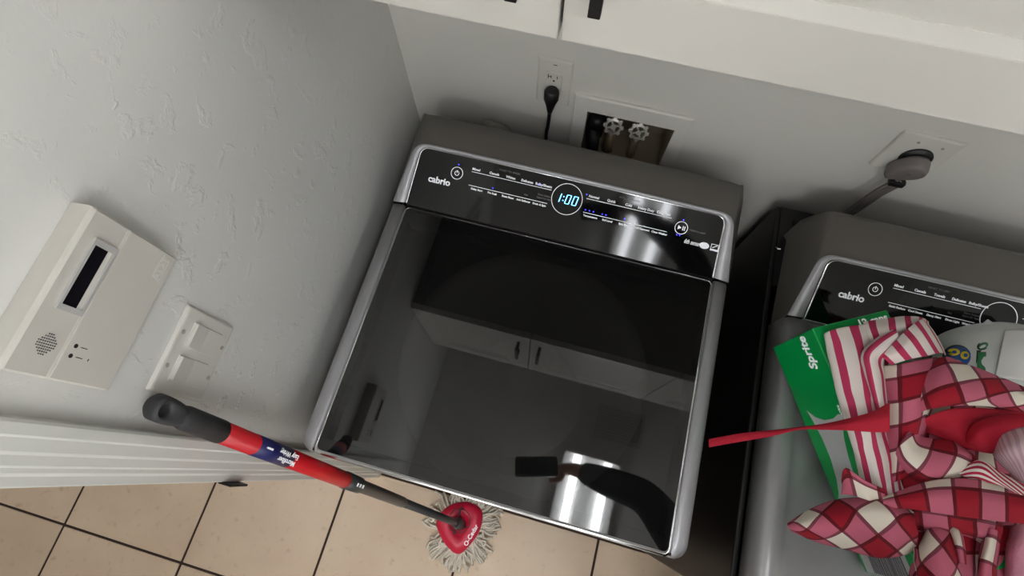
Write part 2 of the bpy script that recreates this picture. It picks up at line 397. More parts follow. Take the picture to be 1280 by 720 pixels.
def machine(name, label, ox, oy, dryer):
    """ox = left edge of the top deck, oy = shift of the console line against y -.307"""
    cat = 'dryer' if dryer else 'washing machine'
    t = empty(name, (ox+.37, oy-.45, 0), label, cat)
    yf, yc = -.845 if not dryer else -.90, -.307+oy      # front, console line
    Z = .96
    # cabinet body
    bx0, bx1 = (ox-.014, ox+.757) if dryer else (ox+.004, ox+.739)
    zt = .885 if dryer else .90
    bm = B()
    box(bm, bx0, bx0+.012, yf+.004, -.05, .03, zt, .004, 2); box(bm, bx1-.012, bx1, yf+.004, -.05, .03, zt, .004, 2)
    box(bm, bx0+.012, bx1-.012, yf+.004, yf+.016, .03, zt); box(bm, bx0+.012, bx1-.012, -.062, -.05, .03, zt); box(bm, bx0+.012, bx1-.012, yf+.016, -.062, .03, .045)
    if dryer: box(bm, bx0+.012, bx1-.012, -.25, -.062, zt-.008, zt)
    obj('cabinet', bm, 'body', t)
    for sx in (bx0+.05, bx1-.05):
        for sy in (yf+.06, -.11):
            bm = B(); tube(bm, [(sx, sy, .0), (sx, sy, .008), (sx, sy, .03)], [.022, .022, .012], 12); obj('foot', bm, 'groove', t)
    if dryer:
        dr = B(); dp = basis((ox+.37, yf+.003, .52), (1, 0, 0), (0, 0, 1)); prism(dr, rrect(-.24, .24, -.24, .24, .09, 8), dp, .02); obj('door', dr, 'steel', t)
    # top deck ------------------------------------------------------
    zu = zt+.0
    if not dryer:
        for a, b, nm in ((ox, ox+.0335, 'side_rail'), (ox+.7095, ox+.743, 'side_rail')):
            bm = B(); pr = []
            W = b-a; outer_left = a < ox+.1
            # swept profile: outer side rounded large, inner side small
            def prof(y, e=0.):
                pts = [(0+e, zu-.002), (0+e, Z-.026), (.0015+e, Z-.014), (.006+e, Z-.005), (.013+e, Z-.0005), (.02, Z+.0015), (W-.004, Z+.0012), (W-.001, Z-.001), (W, Z-.006), (W, zu-.002)]
                return [Vector((a+x if outer_left else b-x, y, z)) for x, z in pts]
            rings = [prof(yc-.001), prof(yf+.03)]
            for k in range(1, 7):
                an = k/6*PI/2; p = prof(yf+.03-.03*math.sin(an)); dz = .022*(1-math.cos(an))
                p = [Vector((v.x + (1 if outer_left else -1)*(.018*(1-math.cos(an)) if i < 5 else 0), v.y, max(zu-.002, v.z-dz) if v.z > zu else v.z)) for i, v in enumerate(p)]
                rings.append(p)
            loft(bm, rings, True, True, True); obj(nm, bm, 'rail', t, True)
        # gasket groove, chrome trim, lid glass
        gx0, gx1, gy0, gy1 = ox+.0382, ox+.7048, yf+.0085, yc-.004
        bm = B(); box(bm, ox+.030, ox+.0375, yf+.004, yc-.001, Z-.05, Z-.006); box(bm, ox+.7055, ox+.713, yf+.004, yc-.001, Z-.05, Z-.006); box(bm, ox+.0375, ox+.7055, yc-.006, yc-.001, Z-.05, Z-.003)
        obj('gasket', bm, 'groove', t)
        bm = B(); box(bm, ox+.0375, ox+.0475, yf+.007, yc-.006, Z-.05, Z-.0085); box(bm, ox+.6955, ox+.7055, yf+.007, yc-.006, Z-.05, Z-.0085); box(bm, ox+.0475, ox+.6955, yf+.007, yf+.03, Z-.05, Z-.0085)
        box(bm, ox+.0475, ox+.6955, yc-.03, yc-.006, Z-.05, Z-.0085); obj('lid_rim', bm, 'groove', t)
        A = rrect(gx0-.0045, gx1+.0045, gy0-.0085, gy1+.001, .012, 5); Bq = rrect(gx0, gx1, gy0, gy1, .009, 5)
        bm = B()
        rr = lambda P, z: [Vector((x, y, z)) for x, y in P]
        loft(bm, [rr(A, Z-.016), rr(A, Z-.001), rr(rrect(gx0-.003, gx1+.003, gy0-.007, gy1, .011, 5), Z+.0012), rr(Bq, Z+.0004), rr(Bq, Z-.016), rr(A, Z-.016)])
        lf = obj('lid_frame', bm, 'chrome', t, True)
        bm = B(); q = rrect(gx0+.0002, gx1-.0002, gy0+.0002, gy1-.0002, .0088, 5)
        loft(bm, [rr(q, Z-.005), rr(q, Z)], True, True, True); obj('lid_glass', bm, 'lid', t)
        # tub seen faintly through the glass
        cx, cy = ox+.371, -.575
        bm = B()
        def disc(r, z): return [Vector((cx+r*math.cos(2*PI*k/64), cy+r*math.sin(2*PI*k/64), z)) for k in range(64)]
        loft(bm, [disc(.262, .865), disc(.262, .885), disc(.245, .888), disc(.215, .875), disc(.212, .80), disc(.212, .45)], True, False, True)
        obj('tub', bm, 'tub', t, True)
        bm = B(); box(bm, bx0+.013, bx1-.013, -.84+.015, -.31, .842, .846)
        # hole in the plate
        bm.free(); bm = B()
        sq = []
        for k in range(64):
            a = 2*PI*k/64; c, s = math.cos(a), math.sin(a); f = min((.353)/abs(c) if abs(c) > 1e-6 else 9, .255/abs(s) if abs(s) > 1e-6 else 9); sq.append(Vector((cx+c*f, cy+s*f, .868)))
        loft(bm, [sq, disc(.263, .862)], True); obj('tub_cover', bm, 'tubdark', t)
        bm = B(); prof = [(.001, .80), (.028, .80), (.034, .76), (.045, .70), (.055, .55), (.15, .47), (.17, .46)]
        loft(bm, [[Vector((cx+r*math.cos(2*PI*k/24), cy+r*math.sin(2*PI*k/24), z)) for k in range(24)] for r, z in prof]); obj('agitator', bm, 'tub', t, True)
        # front edge under the lid
        bm = B(); box(bm, ox+.03, ox+.713, yf+.002, yf+.012, .86, Z-.017, .002, 1); obj('front_edge', bm, 'body', t)
    else:
        # solid steel top: rounded side rim, stepped recessed middle
        W = .743
        P = [(0, zu), (0, Z-.03), (.002, Z-.014), (.008, Z-.004), (.018, Z+.0015), (.034, Z+.001), (.042, Z-.003), (.046, Z-.006), (.06, Z-.0065)]
        P = P+[(W-x, z) for x, z in P[::-1]]
        rings = []
        for y, dz in ((yc, 0), (yf+.03, 0), (yf+.012, -.003), (yf+.003, -.012), (yf, -.028)): rings.append([Vector((ox+x, y, max(zu, z+dz) if z > zu else z)) for x, z in P])
        bm = B(); loft(bm, rings, True, True, True); obj('top_panel', bm, 'steel', t, True)
    # console -------------------------------------------------------
    T = basis((ox, yc, .966), (1, 0, 0), (0, math.cos(TILT), math.sin(TILT)))
    zc = .966; u0, u1 = .004, .739
    OUT = outline(u0, u1, .030, .713, 0, .1365, .030)
    IN = outline(.0345, .706, .0445, .697, .003, .1285, .020)
    # shell: front outline swept back
    def back(fr, dy):
        r = []
        for (u, v) in OUT:
            p = T @ Vector((u, v, 0)); q = Vector((p.x, yc+.207-dy, zc+(v/.1365)*.070)); r.append(p.lerp(q, fr))
        return r
    def wsh(P, w): return [T @ Vector((u, v, w)) for u, v in P]
    def inset(P, k): 
        c = (.3715, .06); return [(c[0]+(u-c[0])*(1-k*.6), c[1]+(v-c[1])*(1-k*2.2) if v > .001 else v) for u, v in P]
    fr0 = wsh(OUT, -.004)
    bk = [Vector((ox+.3715+(u-.3715)*(1.01 if not dryer else .965), yc+(.188 if not dryer else .205)+(.0 if v > .12 else .006), zc+v*.52)) for u, v in OUT]
    bk2 = [Vector((ox+.3715+(u-.3715)*.985, yc+(.198 if not dryer else .222), zc-.002+v*.44)) for u, v in OUT]
    fl = [Vector((p.x, p.y, .90)) if v < .001 else None for p, (u, v) in zip(fr0, OUT)]
    rings = [fr0, bk, bk2]
    bm = B(); R = loft(bm, rings, False)
    # close the sides down to the deck
    for e in (0, -1):
        col = [r[e] for r in R]; low = [bm.verts.new((c.co.x, c.co.y, zt)) for c in col]
        for a in range(len(col)-1): bm.faces.new((col[a], col[a+1], low[a+1], low[a]))
    bm.faces.new([v for v in R[-1]]+[]) if True else None
    lw = [bm.verts.new((R[-1][-1].co.x, R[-1][-1].co.y, zt)), bm.verts.new((R[-1][0].co.x, R[-1][0].co.y, zt))]
    bm.faces.new([R[-1][0], R[-1][-1]]+lw)
    sh = obj('console_shell', bm, 'consoleback', t, False)
    for p in sh.data.polygons: p.use_smooth = len(p.vertices) == 4
    sh.data.polygons[-1].use_smooth = False
    # silver bezel
    MID = [((a[0]*.45+b[0]*.55), (a[1]*.45+b[1]*.55)) for a, b in zip(OUT, IN)]
    bm = B(); loft(bm, [wsh(OUT, -.0045), wsh([(a[0]*.9+b[0]*.1, a[1]*.9+b[1]*.1) for a, b in zip(OUT, IN)], .0015), wsh(MID, .0025), wsh([(a[0]*.1+b[0]*.9, a[1]*.1+b[1]*.9) for a, b in zip(OUT, IN)], .0008), wsh(IN, -.004)], False)
    obj('bezel', bm, 'rail', t, True)
    # bright inner line and gap
    IN2 = outline(.0375, .703, .0475, .694, .003, .1262, .018)
    bm = B(); loft(bm, [wsh(IN, .0002), wsh([(a[0]*.5+b[0]*.5, a[1]*.5+b[1]*.5) for a, b in zip(IN, IN2)], .0012), wsh(IN2, .0002), wsh(IN2, -.003)], False); obj('bezel_trim', bm, 'chrome', t, True)
    # black glass
    G = outline(.0360, .7045, .0460, .6955, -.0005, .1274, .019); bm = B()
    loft(bm, [wsh(G, -.004), wsh(G, -.0002)], True, True, True); cg = obj('control_panel', bm, 'cglass', t)
    # front lower edge of the console (thin silver line) 
    bm = B(); box(bm, ox+.036, ox+.705, yc-.0005, yc+.004, Z-.012, zc+.0002); obj('console_lip', bm, 'rail' if dryer else 'body', t)
    # printing --------------------------------------------------------
    e = .0001; Tt = lambda u, v: T @ Matrix.Translation((u, v, e))
    bm = B()
    text(bm, 'cabrio', .0195, Tt(.098 if not dryer else .107, .0655), 'CENTER', bold=.0006)
    du = .012 if dryer else 0
    ringmesh(bm, (.1325+du, .090), .0120, .0133, Tt(0, 0)); ringmesh(bm, (.1325+du, .090), .0040, .0052, Tt(0, 0), 24)
    prism(bm, [(.1319+du, .090), (.1331+du, .090), (.1331+du, .0965), (.1319+du, .0965)], Tt(0, 0), .0003)
    ringmesh(bm, (.374, .0895), .0315, .0328, Tt(0, 0), 64)
    ringmesh(bm, (.616, .0862), .0120, .0133, Tt(0, 0))
    prism(bm, [(.609, .0905), (.609, .0819), (.6165, .0862)], Tt(0, 0), .0003)
    for u in (.6185, .622): prism(bm, [(u, .0819), (u+.0018, .0819), (u+.0018, .0905), (u, .0905)], Tt(0, 0), .0003)
    for (a, b, v) in ((.163+du, .338, .1005), (.163+du, .336, .0715), (.4135, .592, .1005), (.4135, .590, .0715)): prism(bm, [(a, v-.0006), (b, v-.0006), (b, v+.0006), (a, v+.0006)], Tt(0, 0), .0003)
    top = ['Mixed', 'Casuals', 'Whites', 'Delicates', 'Bulky/Sheets'] if not dryer else ['Mixed', 'Casuals', 'Towels', 'Delicates', 'Bulky/Sheets']
    top2 = ['Normal', 'Quick', 'Cold', 'Heavy Duty', 'ColorLast'] if not dryer else ['Normal', 'Quick', 'Steam', 'Heavy Duty', 'Timed Dry']
    bot = ['Delay Start', 'Pre Soak', 'Extra Rinse', 'Add Softener', 'Drain & Spin'] if not dryer else ['Static Reduce', 'Cool Down', 'Damp Alert', 'Drum Light', 'Wrinkle Shield']
    bot2 = ['Temperature', 'Soil Level', 'Spin Speed', 'Add Garment', 'Clean Washer'] if not dryer else ['Temperature', 'Dryness', 'Time Adjust', 'Control Lock', 'Eco Boost']
    for k in range(5):
        text(bm, top[k], .0070, Tt(.176+du+.036*k-(.004 if k == 0 else 0), .1065), 'CENTER', bold=.00022)
        text(bm, bot[k], .0056, Tt(.182+du+.0345*k, .0655), 'CENTER', bold=.0002)
        text(bm, top2[k], .0070, Tt(.428+.0365*k, .1065), 'CENTER', bold=.00022)
        text(bm, bot2[k], .0056, Tt(.430+.0365*k, .0655), 'CENTER', bold=.0002)
    text(bm, '6th sense', .0130, Tt(.6440, .0620), 'CENTER', shear=.3, bold=.0002, sx=.62)
    n = 28; prism(bm, [(.6700+.0100*math.cos(2*PI*k/n), .0620+.0066*math.sin(2*PI*k/n)) for k in range(n)], Tt(0, 0), .0003)
    for (a, b, c, d_) in ((.683, .699, .0555, .0566), (.683, .699, .0684, .0695), (.683, .6842, .0555, .0695), (.6978, .699, .0555, .0695), (.684, .698, .0566, .0595)): prism(bm, [(a, c), (b, c), (b, d_), (a, d_)], Tt(0, 0), .0003)
    prism(bm, [(.6855, .0620), (.6880, .0615), (.6965, .0668), (.6945, .0675)], Tt(0, 0), .0003)
    obj('printed_lettering', bm, 'print', cg, kind='stuff')
    bm = B()
    text(bm, 'WHAT TO WASH' if not dryer else 'WHAT TO DRY', .0058, Tt(.243+du, .1175), 'CENTER'); text(bm, 'HOW TO WASH' if not dryer else 'HOW TO DRY', .0058, Tt(.500, .1185), 'CENTER')
    text(bm, 'Fabric Softener', .0052, Tt(.328, .0860), 'CENTER'); text(bm, 'Steam for Stains', .0052, Tt(.328, .0800), 'CENTER'); text(bm, 'Oxi', .0052, Tt(.288, .0790), 'CENTER')
    text(bm, 'Hold to start', .0062, Tt(.6330, .0862), 'LEFT'); text(bm, 'ACTION', .005, Tt(.6700, .0620), 'CENTER')
    obj('printed_caption', bm, 'printdim', cg, kind='stuff')
    if not dryer:
        bm = B(); dots = [(.1325, .1085), (.3105, .1065), (.2155, .0765), (.412, .1085), (.616, .1030), (.611, .0705), (.617, .0705)]
        dots += [(.417+.0085*k, .0770) for k in range(3)]+[(.453, .0765), (.461, .0765), (.5, .0775)]
        for u, v in dots: prism(bm, [(u+.0011*math.cos(2*PI*k/10), v+.0011*math.sin(2*PI*k/10)) for k in range(10)], Tt(0, 0), .0004)
        obj('indicator_light', bm, 'led', cg, label='lit blue indicator dots', kind='stuff')
        bm = B(); hh, ww, th = .0092, .0085, .0018
        def seg7(cx, cy, segs):
            for s in segs:
                a = {'a': (-ww/2, ww/2, hh-th/2, hh+th/2), 'd': (-ww/2, ww/2, -hh-th/2, -hh+th/2), 'g': (-ww/2, ww/2, -th/2, th/2), 'f': (-ww/2-th/2, -ww/2+th/2, 0, hh), 'e': (-ww/2-th/2, -ww/2+th/2, -hh, 0), 'b': (ww/2-th/2, ww/2+th/2, 0, hh), 'c': (ww/2-th/2, ww/2+th/2, -hh, 0)}[s]
                sk = lambda x, y: (cx+x+y*.14, cy+y)
                prism(bm, [sk(a[0], a[2]+.0004), sk(a[1], a[2]+.0004), sk(a[1], a[3]-.0004), sk(a[0], a[3]-.0004)], Tt(0, 0), .0004)
        seg7(.3555, .0895, 'bc'); seg7(.3765, .0895, 'abcdef'); seg7(.3915, .0895, 'abcdef')
        for v in (.0855, .0935): prism(bm, [(.3655, v-.001), (.3675, v-.001), (.3675, v+.001), (.3655, v+.001)], Tt(0, 0), .0004)
        obj('display', bm, 'digit', cg, label='glowing blue digits reading 1:00', kind='stuff')
    else:
        bm = B(); tube(bm, [(ox-.006, -.16, .889), (ox-.004, -.166, .896), (ox+.002, -.165, .897)], .0022, 8); obj('hinge_clip', bm, 'chrome', t, label='small chrome clip at the rear corner')
        bm = B(); tube(bm, [(ox+.03, -.085, zt), (ox+.03, -.085, zt+.003)], .006, 12); obj('screw', bm, 'bronze', t)
    return t
washer = machine('washing_machine', 'dark grey top-load washing machine with glossy black glass lid and lit blue display', .060, 0, False)
dryer = machine('clothes_dryer', 'dark steel dryer with unlit black control panel, under the carton and cloths', .9185, -.038, True)

# ---------------------------------------------------------------- alarm keypad on the left wall
K = empty('alarm_keypad', (0, -.735, 1.50), 'off-white alarm keypad with dark display window on the left wall', 'keypad')
ya, yb, za, zb = -.815, -.655, 1.430, 1.557; sx = .0295
bm = B()
prof = [(0, za), (sx-.002, za), (sx, za+.002), (sx, 1.508), (sx-.001, 1.5095), (sx+.001, 1.511), (sx+.0012, 1.554), (sx-.0005, 1.5565), (sx-.003, 1.5575), (0, 1.552)]
loft(bm, [[Vector((max(0.0005, x-dx), y, z)) for x, z in prof] for y, dx in ((ya, .002), (ya+.002, 0), (yb-.002, 0), (yb, .002))], True, True, True)
obj('case', bm, 'keypad', K)
bm = B(); box(bm, sx-.001, sx+.0018, ya+.0015, yb-.0015, za+.0015, 1.5075, .0008, 2); flap = obj('flap_door', bm, 'keypad', K)
Tl = lambda y, z, x=sx: basis((x, y, z), (0, 1, 0), (0, 0, 1))
bm = B()
o = [(-.7525, 1.5115), (-.680, 1.5115), (-.680, 1.5415), (-.7525, 1.5415)]; i = [(-.747, 1.5145), (-.686, 1.5145), (-.686, 1.5385), (-.747, 1.5385)]
loft(bm, [[Vector((sx+.0012, y, z)) for y, z in o], [Vector((sx+.004, y, z)) for y, z in o], [Vector((sx+.004, y, z)) for y, z in i], [Vector((sx+.0012, y, z)) for y, z in i]])
obj('window_frame', bm, 'lcdframe', K)
bm = B(); box(bm, sx+.001, sx+.002, -.747, -.686, 1.5145, 1.5205); obj('window_sill', bm, 'white', K)
bm = B(); box(bm, sx+.001, sx+.0024, -.747, -.686, 1.5205, 1.5385); obj('display', bm, 'lcd', K)
bm = B()
for a in range(-4, 5):
    for b_ in range(-4, 5):
        if a*a+b_*b_ <= 17:
            y, z = -.7850+a*.0024, 1.529+b_*.0024; tube(bm, [(sx+.0010, y, z), (sx+.0019, y, z)], .00055, 6)
obj('speaker_grille', bm, 'hole', K, kind='stuff')
bm = B()
for y in (-.7895, -.7795): tube(bm, [(sx+.0012, y, 1.4985), (sx+.0024, y, 1.4985)], .0022, 12)
for y in (-.7895, -.7795): box(bm, sx+.0012, sx+.0022, y-.0004, y+.0004, 1.484, 1.492)
box(bm, sx+.0012, sx+.0022, -.7905, -.788, 1.476, 1.4768); obj('indicator', bm, 'hole', flap, kind='stuff')
bm = B(); text(bm, 'ADT', .0150, basis((sx+.0018, -.6745, 1.446), (0, 1, 0), (0, 0, 1)), 'CENTER', bold=.0004, d=.0006)
q = rrect(-.0125, .0125, -.0065, .0065, .001, 2); q2 = rrect(-.0115, .0115, -.0055, .0055, .001, 2); TT = basis((sx+.0018, -.6745, 1.446), (0, 1, 0), (0, 0, 1))
loft(bm, [[TT @ Vector((a, b, w_)) for a, b in P_] for P_, w_ in ((q, 0), (q, .0005), (q2, .0005), (q2, 0))]); obj('raised_emblem', bm, 'white', flap, kind='stuff')

# ---------------------------------------------------------------- double light switch
Sw = empty('light_switch', (0, -.748, 1.278), 'white two-rocker light switch plate below the keypad', 'light switch')
bm = B(); cy, cz = -.748, 1.278
def plate(bm, T, w_, h_, d):
    rr = lambda a, w: [T @ Vector((u, v, w)) for u, v in rrect(-w_/2+a, w_/2-a, -h_/2+a, h_/2-a, .003, 3)]
    loft(bm, [rr(0, .0005), rr(0, .002), rr(.0018, d-.0008), rr(.004, d)], True, True, True)
plate(bm, basis((0, cy, cz), (0, 1, 0), (0, 0, 1)), .116, .116, .0062); obj('plate', bm, 'white', Sw)
for s in (-1, 1):
    bm = B(); c = cy+s*.023
    box(bm, .0055, .0072, c-.0175, c+.0175, cz-.0345, cz+.0345, .0006, 1); fr = obj('switch_frame', bm, 'white', Sw)
    bm = B(); P = [(.006, -.033), (.0085, -.033), (.0078, 0), (.0125, .033), (.006, .033)]
    loft(bm, [[Vector((x, y, cz+z)) for x, z in P] for y in (c-.0158, c+.0158)], True, True, True); obj('rocker', bm, 'white', Sw)
    for z in (cz-.048, cz+.048):
        bm = B(); tube(bm, [(.0058, c, z), (.0072, c, z)], .0032, 12); box(bm, .0072, .0074, c-.0026, c+.0026, z-.0004, z+.0004); obj('screw', bm, 'screw', Sw)

# ---------------------------------------------------------------- wall outlet + washer plug
O = empty('wall_outlet', (.3465, 0, 1.078), 'white duplex wall outlet with a black plug in its lower socket', 'outlet')
TW = lambda x, z: basis((x, 0, z), (1, 0, 0), (0, 0, 1))
bm = B(); plate(bm, TW(.3465, 1.078), .074, .134, .0055); obj('plate', bm, 'white', O)
bm = B(); box(bm, .3295, .3635, -.0075, -.005, 1.044, 1.112, .0008, 1); fc = obj('socket_face', bm, 'white', O)
bm = B()
for zc in (1.097,):
    for dx, h in ((-.0125, .011), (-.0065, .008), (.0065, .008)): box(bm, .3465+dx-.0008, .3465+dx+.0008, -.0079, -.0072, zc+.002-h/2, zc+.002+h/2)
    box(bm, .3465-.0125, .3465-.0065, -.0079, -.0072, zc+.0012, zc+.0026)
    tube(bm, [(.3465, -.0072, zc-.009), (.3465, -.0079, zc-.009)], .0024, 12)
box(bm, .3425, .3505, -.0062, -.0054, 1.1315, 1.1325); obj('socket_slot', bm, 'hole', fc, kind='stuff')
PL = empty('washer_power_cord', (.3465, -.02, 1.05), 'black power plug and cord hanging down behind the washer', 'power cord')
bm = B()
secs = [(1.074, .0125, .010, -.018), (1.070, .0165, .012, -.021), (1.050, .0165, .012, -.023), (1.034, .011, .009, -.024), (1.014, .0065, .006, -.025), (1.004, .0045, .0045, -.025)]
loft(bm, [[Vector((.3465+a*math.cos(2*PI*k/14), y+b*math.sin(2*PI*k/14), z)) for k in range(14)] for z, a, b, y in secs], True, True, True)
obj('plug', bm, 'black', PL, True)
bm = B(); tube(bm, smoothpath([(.3465, -.025, 1.005), (.3455, -.026, .96), (.3430, -.026, .92), (.345, -.026, .80), (.33, -.03, .60)]), .0042, 8); obj('cord', bm, 'black', PL, True)

# ---------------------------------------------------------------- washer supply box
SB = empty('supply_box', (.525, 0, .96), 'recessed plumbing box in the wall behind the washer with two valves', 'plumbing box')
bm = B(); ox0, ox1, oz0, oz1 = .395, .652, .80, 1.062
pl = [[(ox0, oz0), (ox1, oz0), (ox1, oz1), (ox0, oz1)], [(hx0, hz0), (hx1, hz0), (hx1, hz1), (hx0, hz1)]]
V3 = lambda P, y: [Vector((a, y, b)) for a, b in P]
inn = pl[1]
loft(bm, [V3(pl[0], -.0005), V3(pl[0], -.006), V3([(a+(.004 if a < .5 else -.004), b+(.004 if b < .9 else -.004)) for a, b in pl[0]], -.008), V3(inn, -.008), V3(inn, -.0005)])
obj('face_frame', bm, 'backwall', SB)
bm = B(); ii = [(a+(.0008 if a < .5 else -.0008), b+(.0008 if b < .9 else -.0008)) for a, b in inn]
loft(bm, [V3(ii, -.007), V3(ii, .094)], True, False, True); obj('recess', bm, 'boxin', SB)
bm = B(); tube(bm, [(.452, .055, .86), (.452, .05, .925), (.452, .02, .945)], .019, 16); tube(bm, [(.445, .03, .93), (.455, .0, .90), (.46, -.03, .80)], .015, 12); obj('drain_hose', bm, 'hose', SB, True, label='black drain hose end')
for x, lab in ((.492, 'hot'), (.551, 'cold')):
    bm = B(); y = .028
    tube(bm, [(x, y+.03, .86), (x, y+.03, .93)], .009, 12); tube(bm, [(x, y, .935), (x, y+.03, .935)], .011, 12); tube(bm, [(x, y+.012, .935), (x, y-.01, .905), (x, y-.012, .86)], [.011, .010, .012], 12); tube(bm, [(x, y+.0, .93), (x, y-.016, .955)], .006, 10)
    v = obj('valve', bm, 'brass', SB, True)
    bm = B(); Tn = basis((x, y-.018, .962), (1, 0, 0), (0, .5, 1)); n = 48
    def lob(r, k): return r*(1+.13*(1 if math.cos(8*2*PI*k/n) > 0 else -.6))
    oP = [(lob(.021, k)*math.cos(2*PI*k/n), lob(.021, k)*math.sin(2*PI*k/n)) for k in range(n)]; iP = [(.0145*math.cos(2*PI*k/n), .0145*math.sin(2*PI*k/n)) for k in range(n)]
    W3 = lambda P, w: [Tn @ Vector((a, b, w)) for a, b in P]
    loft(bm, [W3(oP, -.003), W3(oP, .003), W3(iP, .005), W3(iP, -.004), W3(oP, -.003)])
    for a in range(4):
        an = a*PI/2+.4; tube(bm, [Tn @ Vector((0, 0, .002)), Tn @ Vector((.016*math.cos(an), .016*math.sin(an), .002))], .0026, 6)
    tube(bm, [Tn @ Vector((0, 0, -.006)), Tn @ Vector((0, 0, .006))], .0062, 10)
    obj('handwheel', bm, 'handwheel', v)
# grey drain hose loop rising behind the washer
bm = B(); n = 46; path = smoothpath([(.27, -.035, .55), (.262, -.033, .80), (.245, -.030, .895), (.215, -.030, .912), (.192, -.030, .880), (.185, -.033, .55)], 9)
tube(bm, path, [.012+.0022*(k % 2) for k in range(len(path))], 12); tag(obj('corrugated_hose', bm, 'pipe', None, True), 'grey corrugated hose looping up behind the left rear of the washer', 'hose')
bm = B(); tube(bm, smoothpath([(.318, -.032, .50), (.318, -.032, .86), (.326, -.034, .895), (.330, -.036, .87), (.330, -.038, .50)], 7), .007, 8); tag(obj('tied_cord_bundle', bm, 'pipe', None, True), 'tied grey cord bundle behind the washer below the outlet', 'cord')

# ---------------------------------------------------------------- dryer outlet
D = empty('dryer_outlet', (1.075, 0, 1.092), 'large square wall outlet with round black socket above the dryer', 'outlet')
bm = B(); plate(bm, TW(1.0745, 1.0925), .113, .113, .006); obj('plate', bm, 'white', D)
bm = B(); n = 32; tube(bm, [(1.078, -.005, 1.088), (1.078, -.010, 1.088)], .0285, 32); obj('socket', bm, 'black', D, True)
for dx in (-.019, .027):
    bm = B(); tube(bm, [(1.0745+dx, -.0055, 1.130-.003*(dx > 0)), (1.0745+dx, -.0072, 1.130-.003*(dx > 0))], .0028, 10); obj('screw', bm, 'screw', D)
DP = empty('dryer_power_cord', (1.080, -.03, 1.07), 'fat round grey dryer plug with flat ribbed cord running down left', 'power cord')
Tp = basis((1.080, -.010, 1.080), (1, 0, 0), (0, -.18, 1))
bm = B(); rg = []
for w_, r, dv in ((0, .026, 0), (.006, .0275, 0), (.020, .0275, -.002), (.026, .025, -.003), (.0285, .018, -.004)):
    ring = []
    for k in range(36):
        a = 2*PI*k/36; u, v = r*math.cos(a), r*math.sin(a); f = max(0, -math.sin(a+.75))**3; ring.append(Tp @ Vector((u-f*.012, v*1.05-f*.014+dv, w_)))
    rg.append(ring)
loft(bm, rg, True, True, True); obj('plug', bm, 'greyplug', DP, True)
bm = B(); tube(bm, [Tp @ Vector((-.006, .0, .0285)), Tp @ Vector((-.006, .0, .0295))], .0045, 16); obj('plug_boss', bm, 'cordgrey', DP)
for k in range(3):
    dx = (k-1)*.0078
    bm = B(); tube(bm, smoothpath([(1.084+dx, -.028, 1.040-dx*.3), (1.077+dx, -.030, 1.018-dx*.3), (1.070+dx, -.031, .985), (1.067+dx, -.031, .93), (1.062+dx, -.032, .87), (1.058+dx, -.034, .78)]), .0048, 8); obj('cord_strand', bm, 'cordgrey', DP, True)
bm = B(); box(bm, 1.064, 1.094, -.038, -.022, 1.026, 1.040, .003, 2); obj('strain_relief', bm, 'black', DP)

# ---------------------------------------------------------------- mop
a0, a1 = Vector((.030, -.822, 1.338)), Vector((.330, -.985, .062)); ax = (a1-a0)
P_ = lambda t: a0+ax*t
tz = lambda z: (1.338-z)/(1.338-.062)
Mp = empty('spin_mop', (.33, -.985, 0), 'red and grey spin mop leaning on the left wall beside the washer', 'mop')
bm = B(); wd = ax.normalized(); rad = .0168
# grip with a hanging hole at the end: flattened capsule built as an outline with a hole, extruded
U = wd; Nn = (CAM-a0).normalized(); Nn = (Nn-U*Nn.dot(U)).normalized(); Vv = Nn.cross(U)
Tg = Matrix(((U.x, Vv.x, Nn.x, a0.x), (U.y, Vv.y, Nn.y, a0.y), (U.z, Vv.z, Nn.z, a0.z), (0, 0, 0, 1)))
n = 36; outer = []; inner = []
for k in range(n):
    a = 2*PI*k/n; outer.append((.0145*math.cos(a) if math.cos(a) < 0 else .05*math.cos(a), rad*math.sin(a))); inner.append((.0075*math.cos(a), .0075*math.sin(a)))
sc = lambda P, k: [(a*k, b*k) for a, b in P]
G3 = lambda P, w: [Tg @ Vector((a, b, w)) for a, b in P]
loft(bm, [G3(sc(outer, .75), -.013), G3(outer, -.007), G3(outer, .007), G3(sc(outer, .75), .013), G3(sc(inner, 1.35), .013), G3(inner, .009), G3(inner, -.009), G3(sc(inner, 1.35), -.013), G3(sc(outer, .75), -.013)])
tube(bm, [P_(.018), P_(.024), P_(.034), P_(tz(1.235)+.006)], [.008, .0135, .0160, .0165], 20)
obj('grip', bm, 'grip', Mp, True)
bm = B(); tube(bm, [P_(.0085), P_(.0095)], .002, 6); bm.free()
bm = B(); tube(bm, [P_(tz(1.238)), P_(tz(.86)), P_(tz(.855))], [.0158, .0158, .014], 20); up = obj('upper_pole', bm, 'red', Mp, True)
bm = B(); tube(bm, [P_(tz(1.155)), P_(tz(1.065))], .0162, 20); st = obj('sticker', bm, 'navy', Mp, True)
Nl = (CAM-P_(tz(1.11))).normalized(); Nl = (Nl-U*Nl.dot(U)).normalized(); Vl = Nl.cross(-U)
def Ts(z, off=0.): 
    o = P_(tz(z))+Nl*.0163+Vl*off; return Matrix(((-U.x, Vl.x, Nl.x, o.x), (-U.y, Vl.y, Nl.y, o.y), (-U.z, Vl.z, Nl.z, o.z), (0, 0, 0, 1)))
bm = B(); text(bm, 'Microfiber', .0115, Ts(1.083, .0060), 'CENTER', bold=.0002); text(bm, 'Easy Wring', .0115, Ts(1.083, -.0055), 'CENTER', bold=.0002); prism(bm, [(-.009, -.0015), (.006, -.0015), (.009, 0), (.006, .0015), (-.009, .0015)], Ts(1.135, -.003), .0002); obj('sticker_print', bm, 'print', st, kind='stuff')
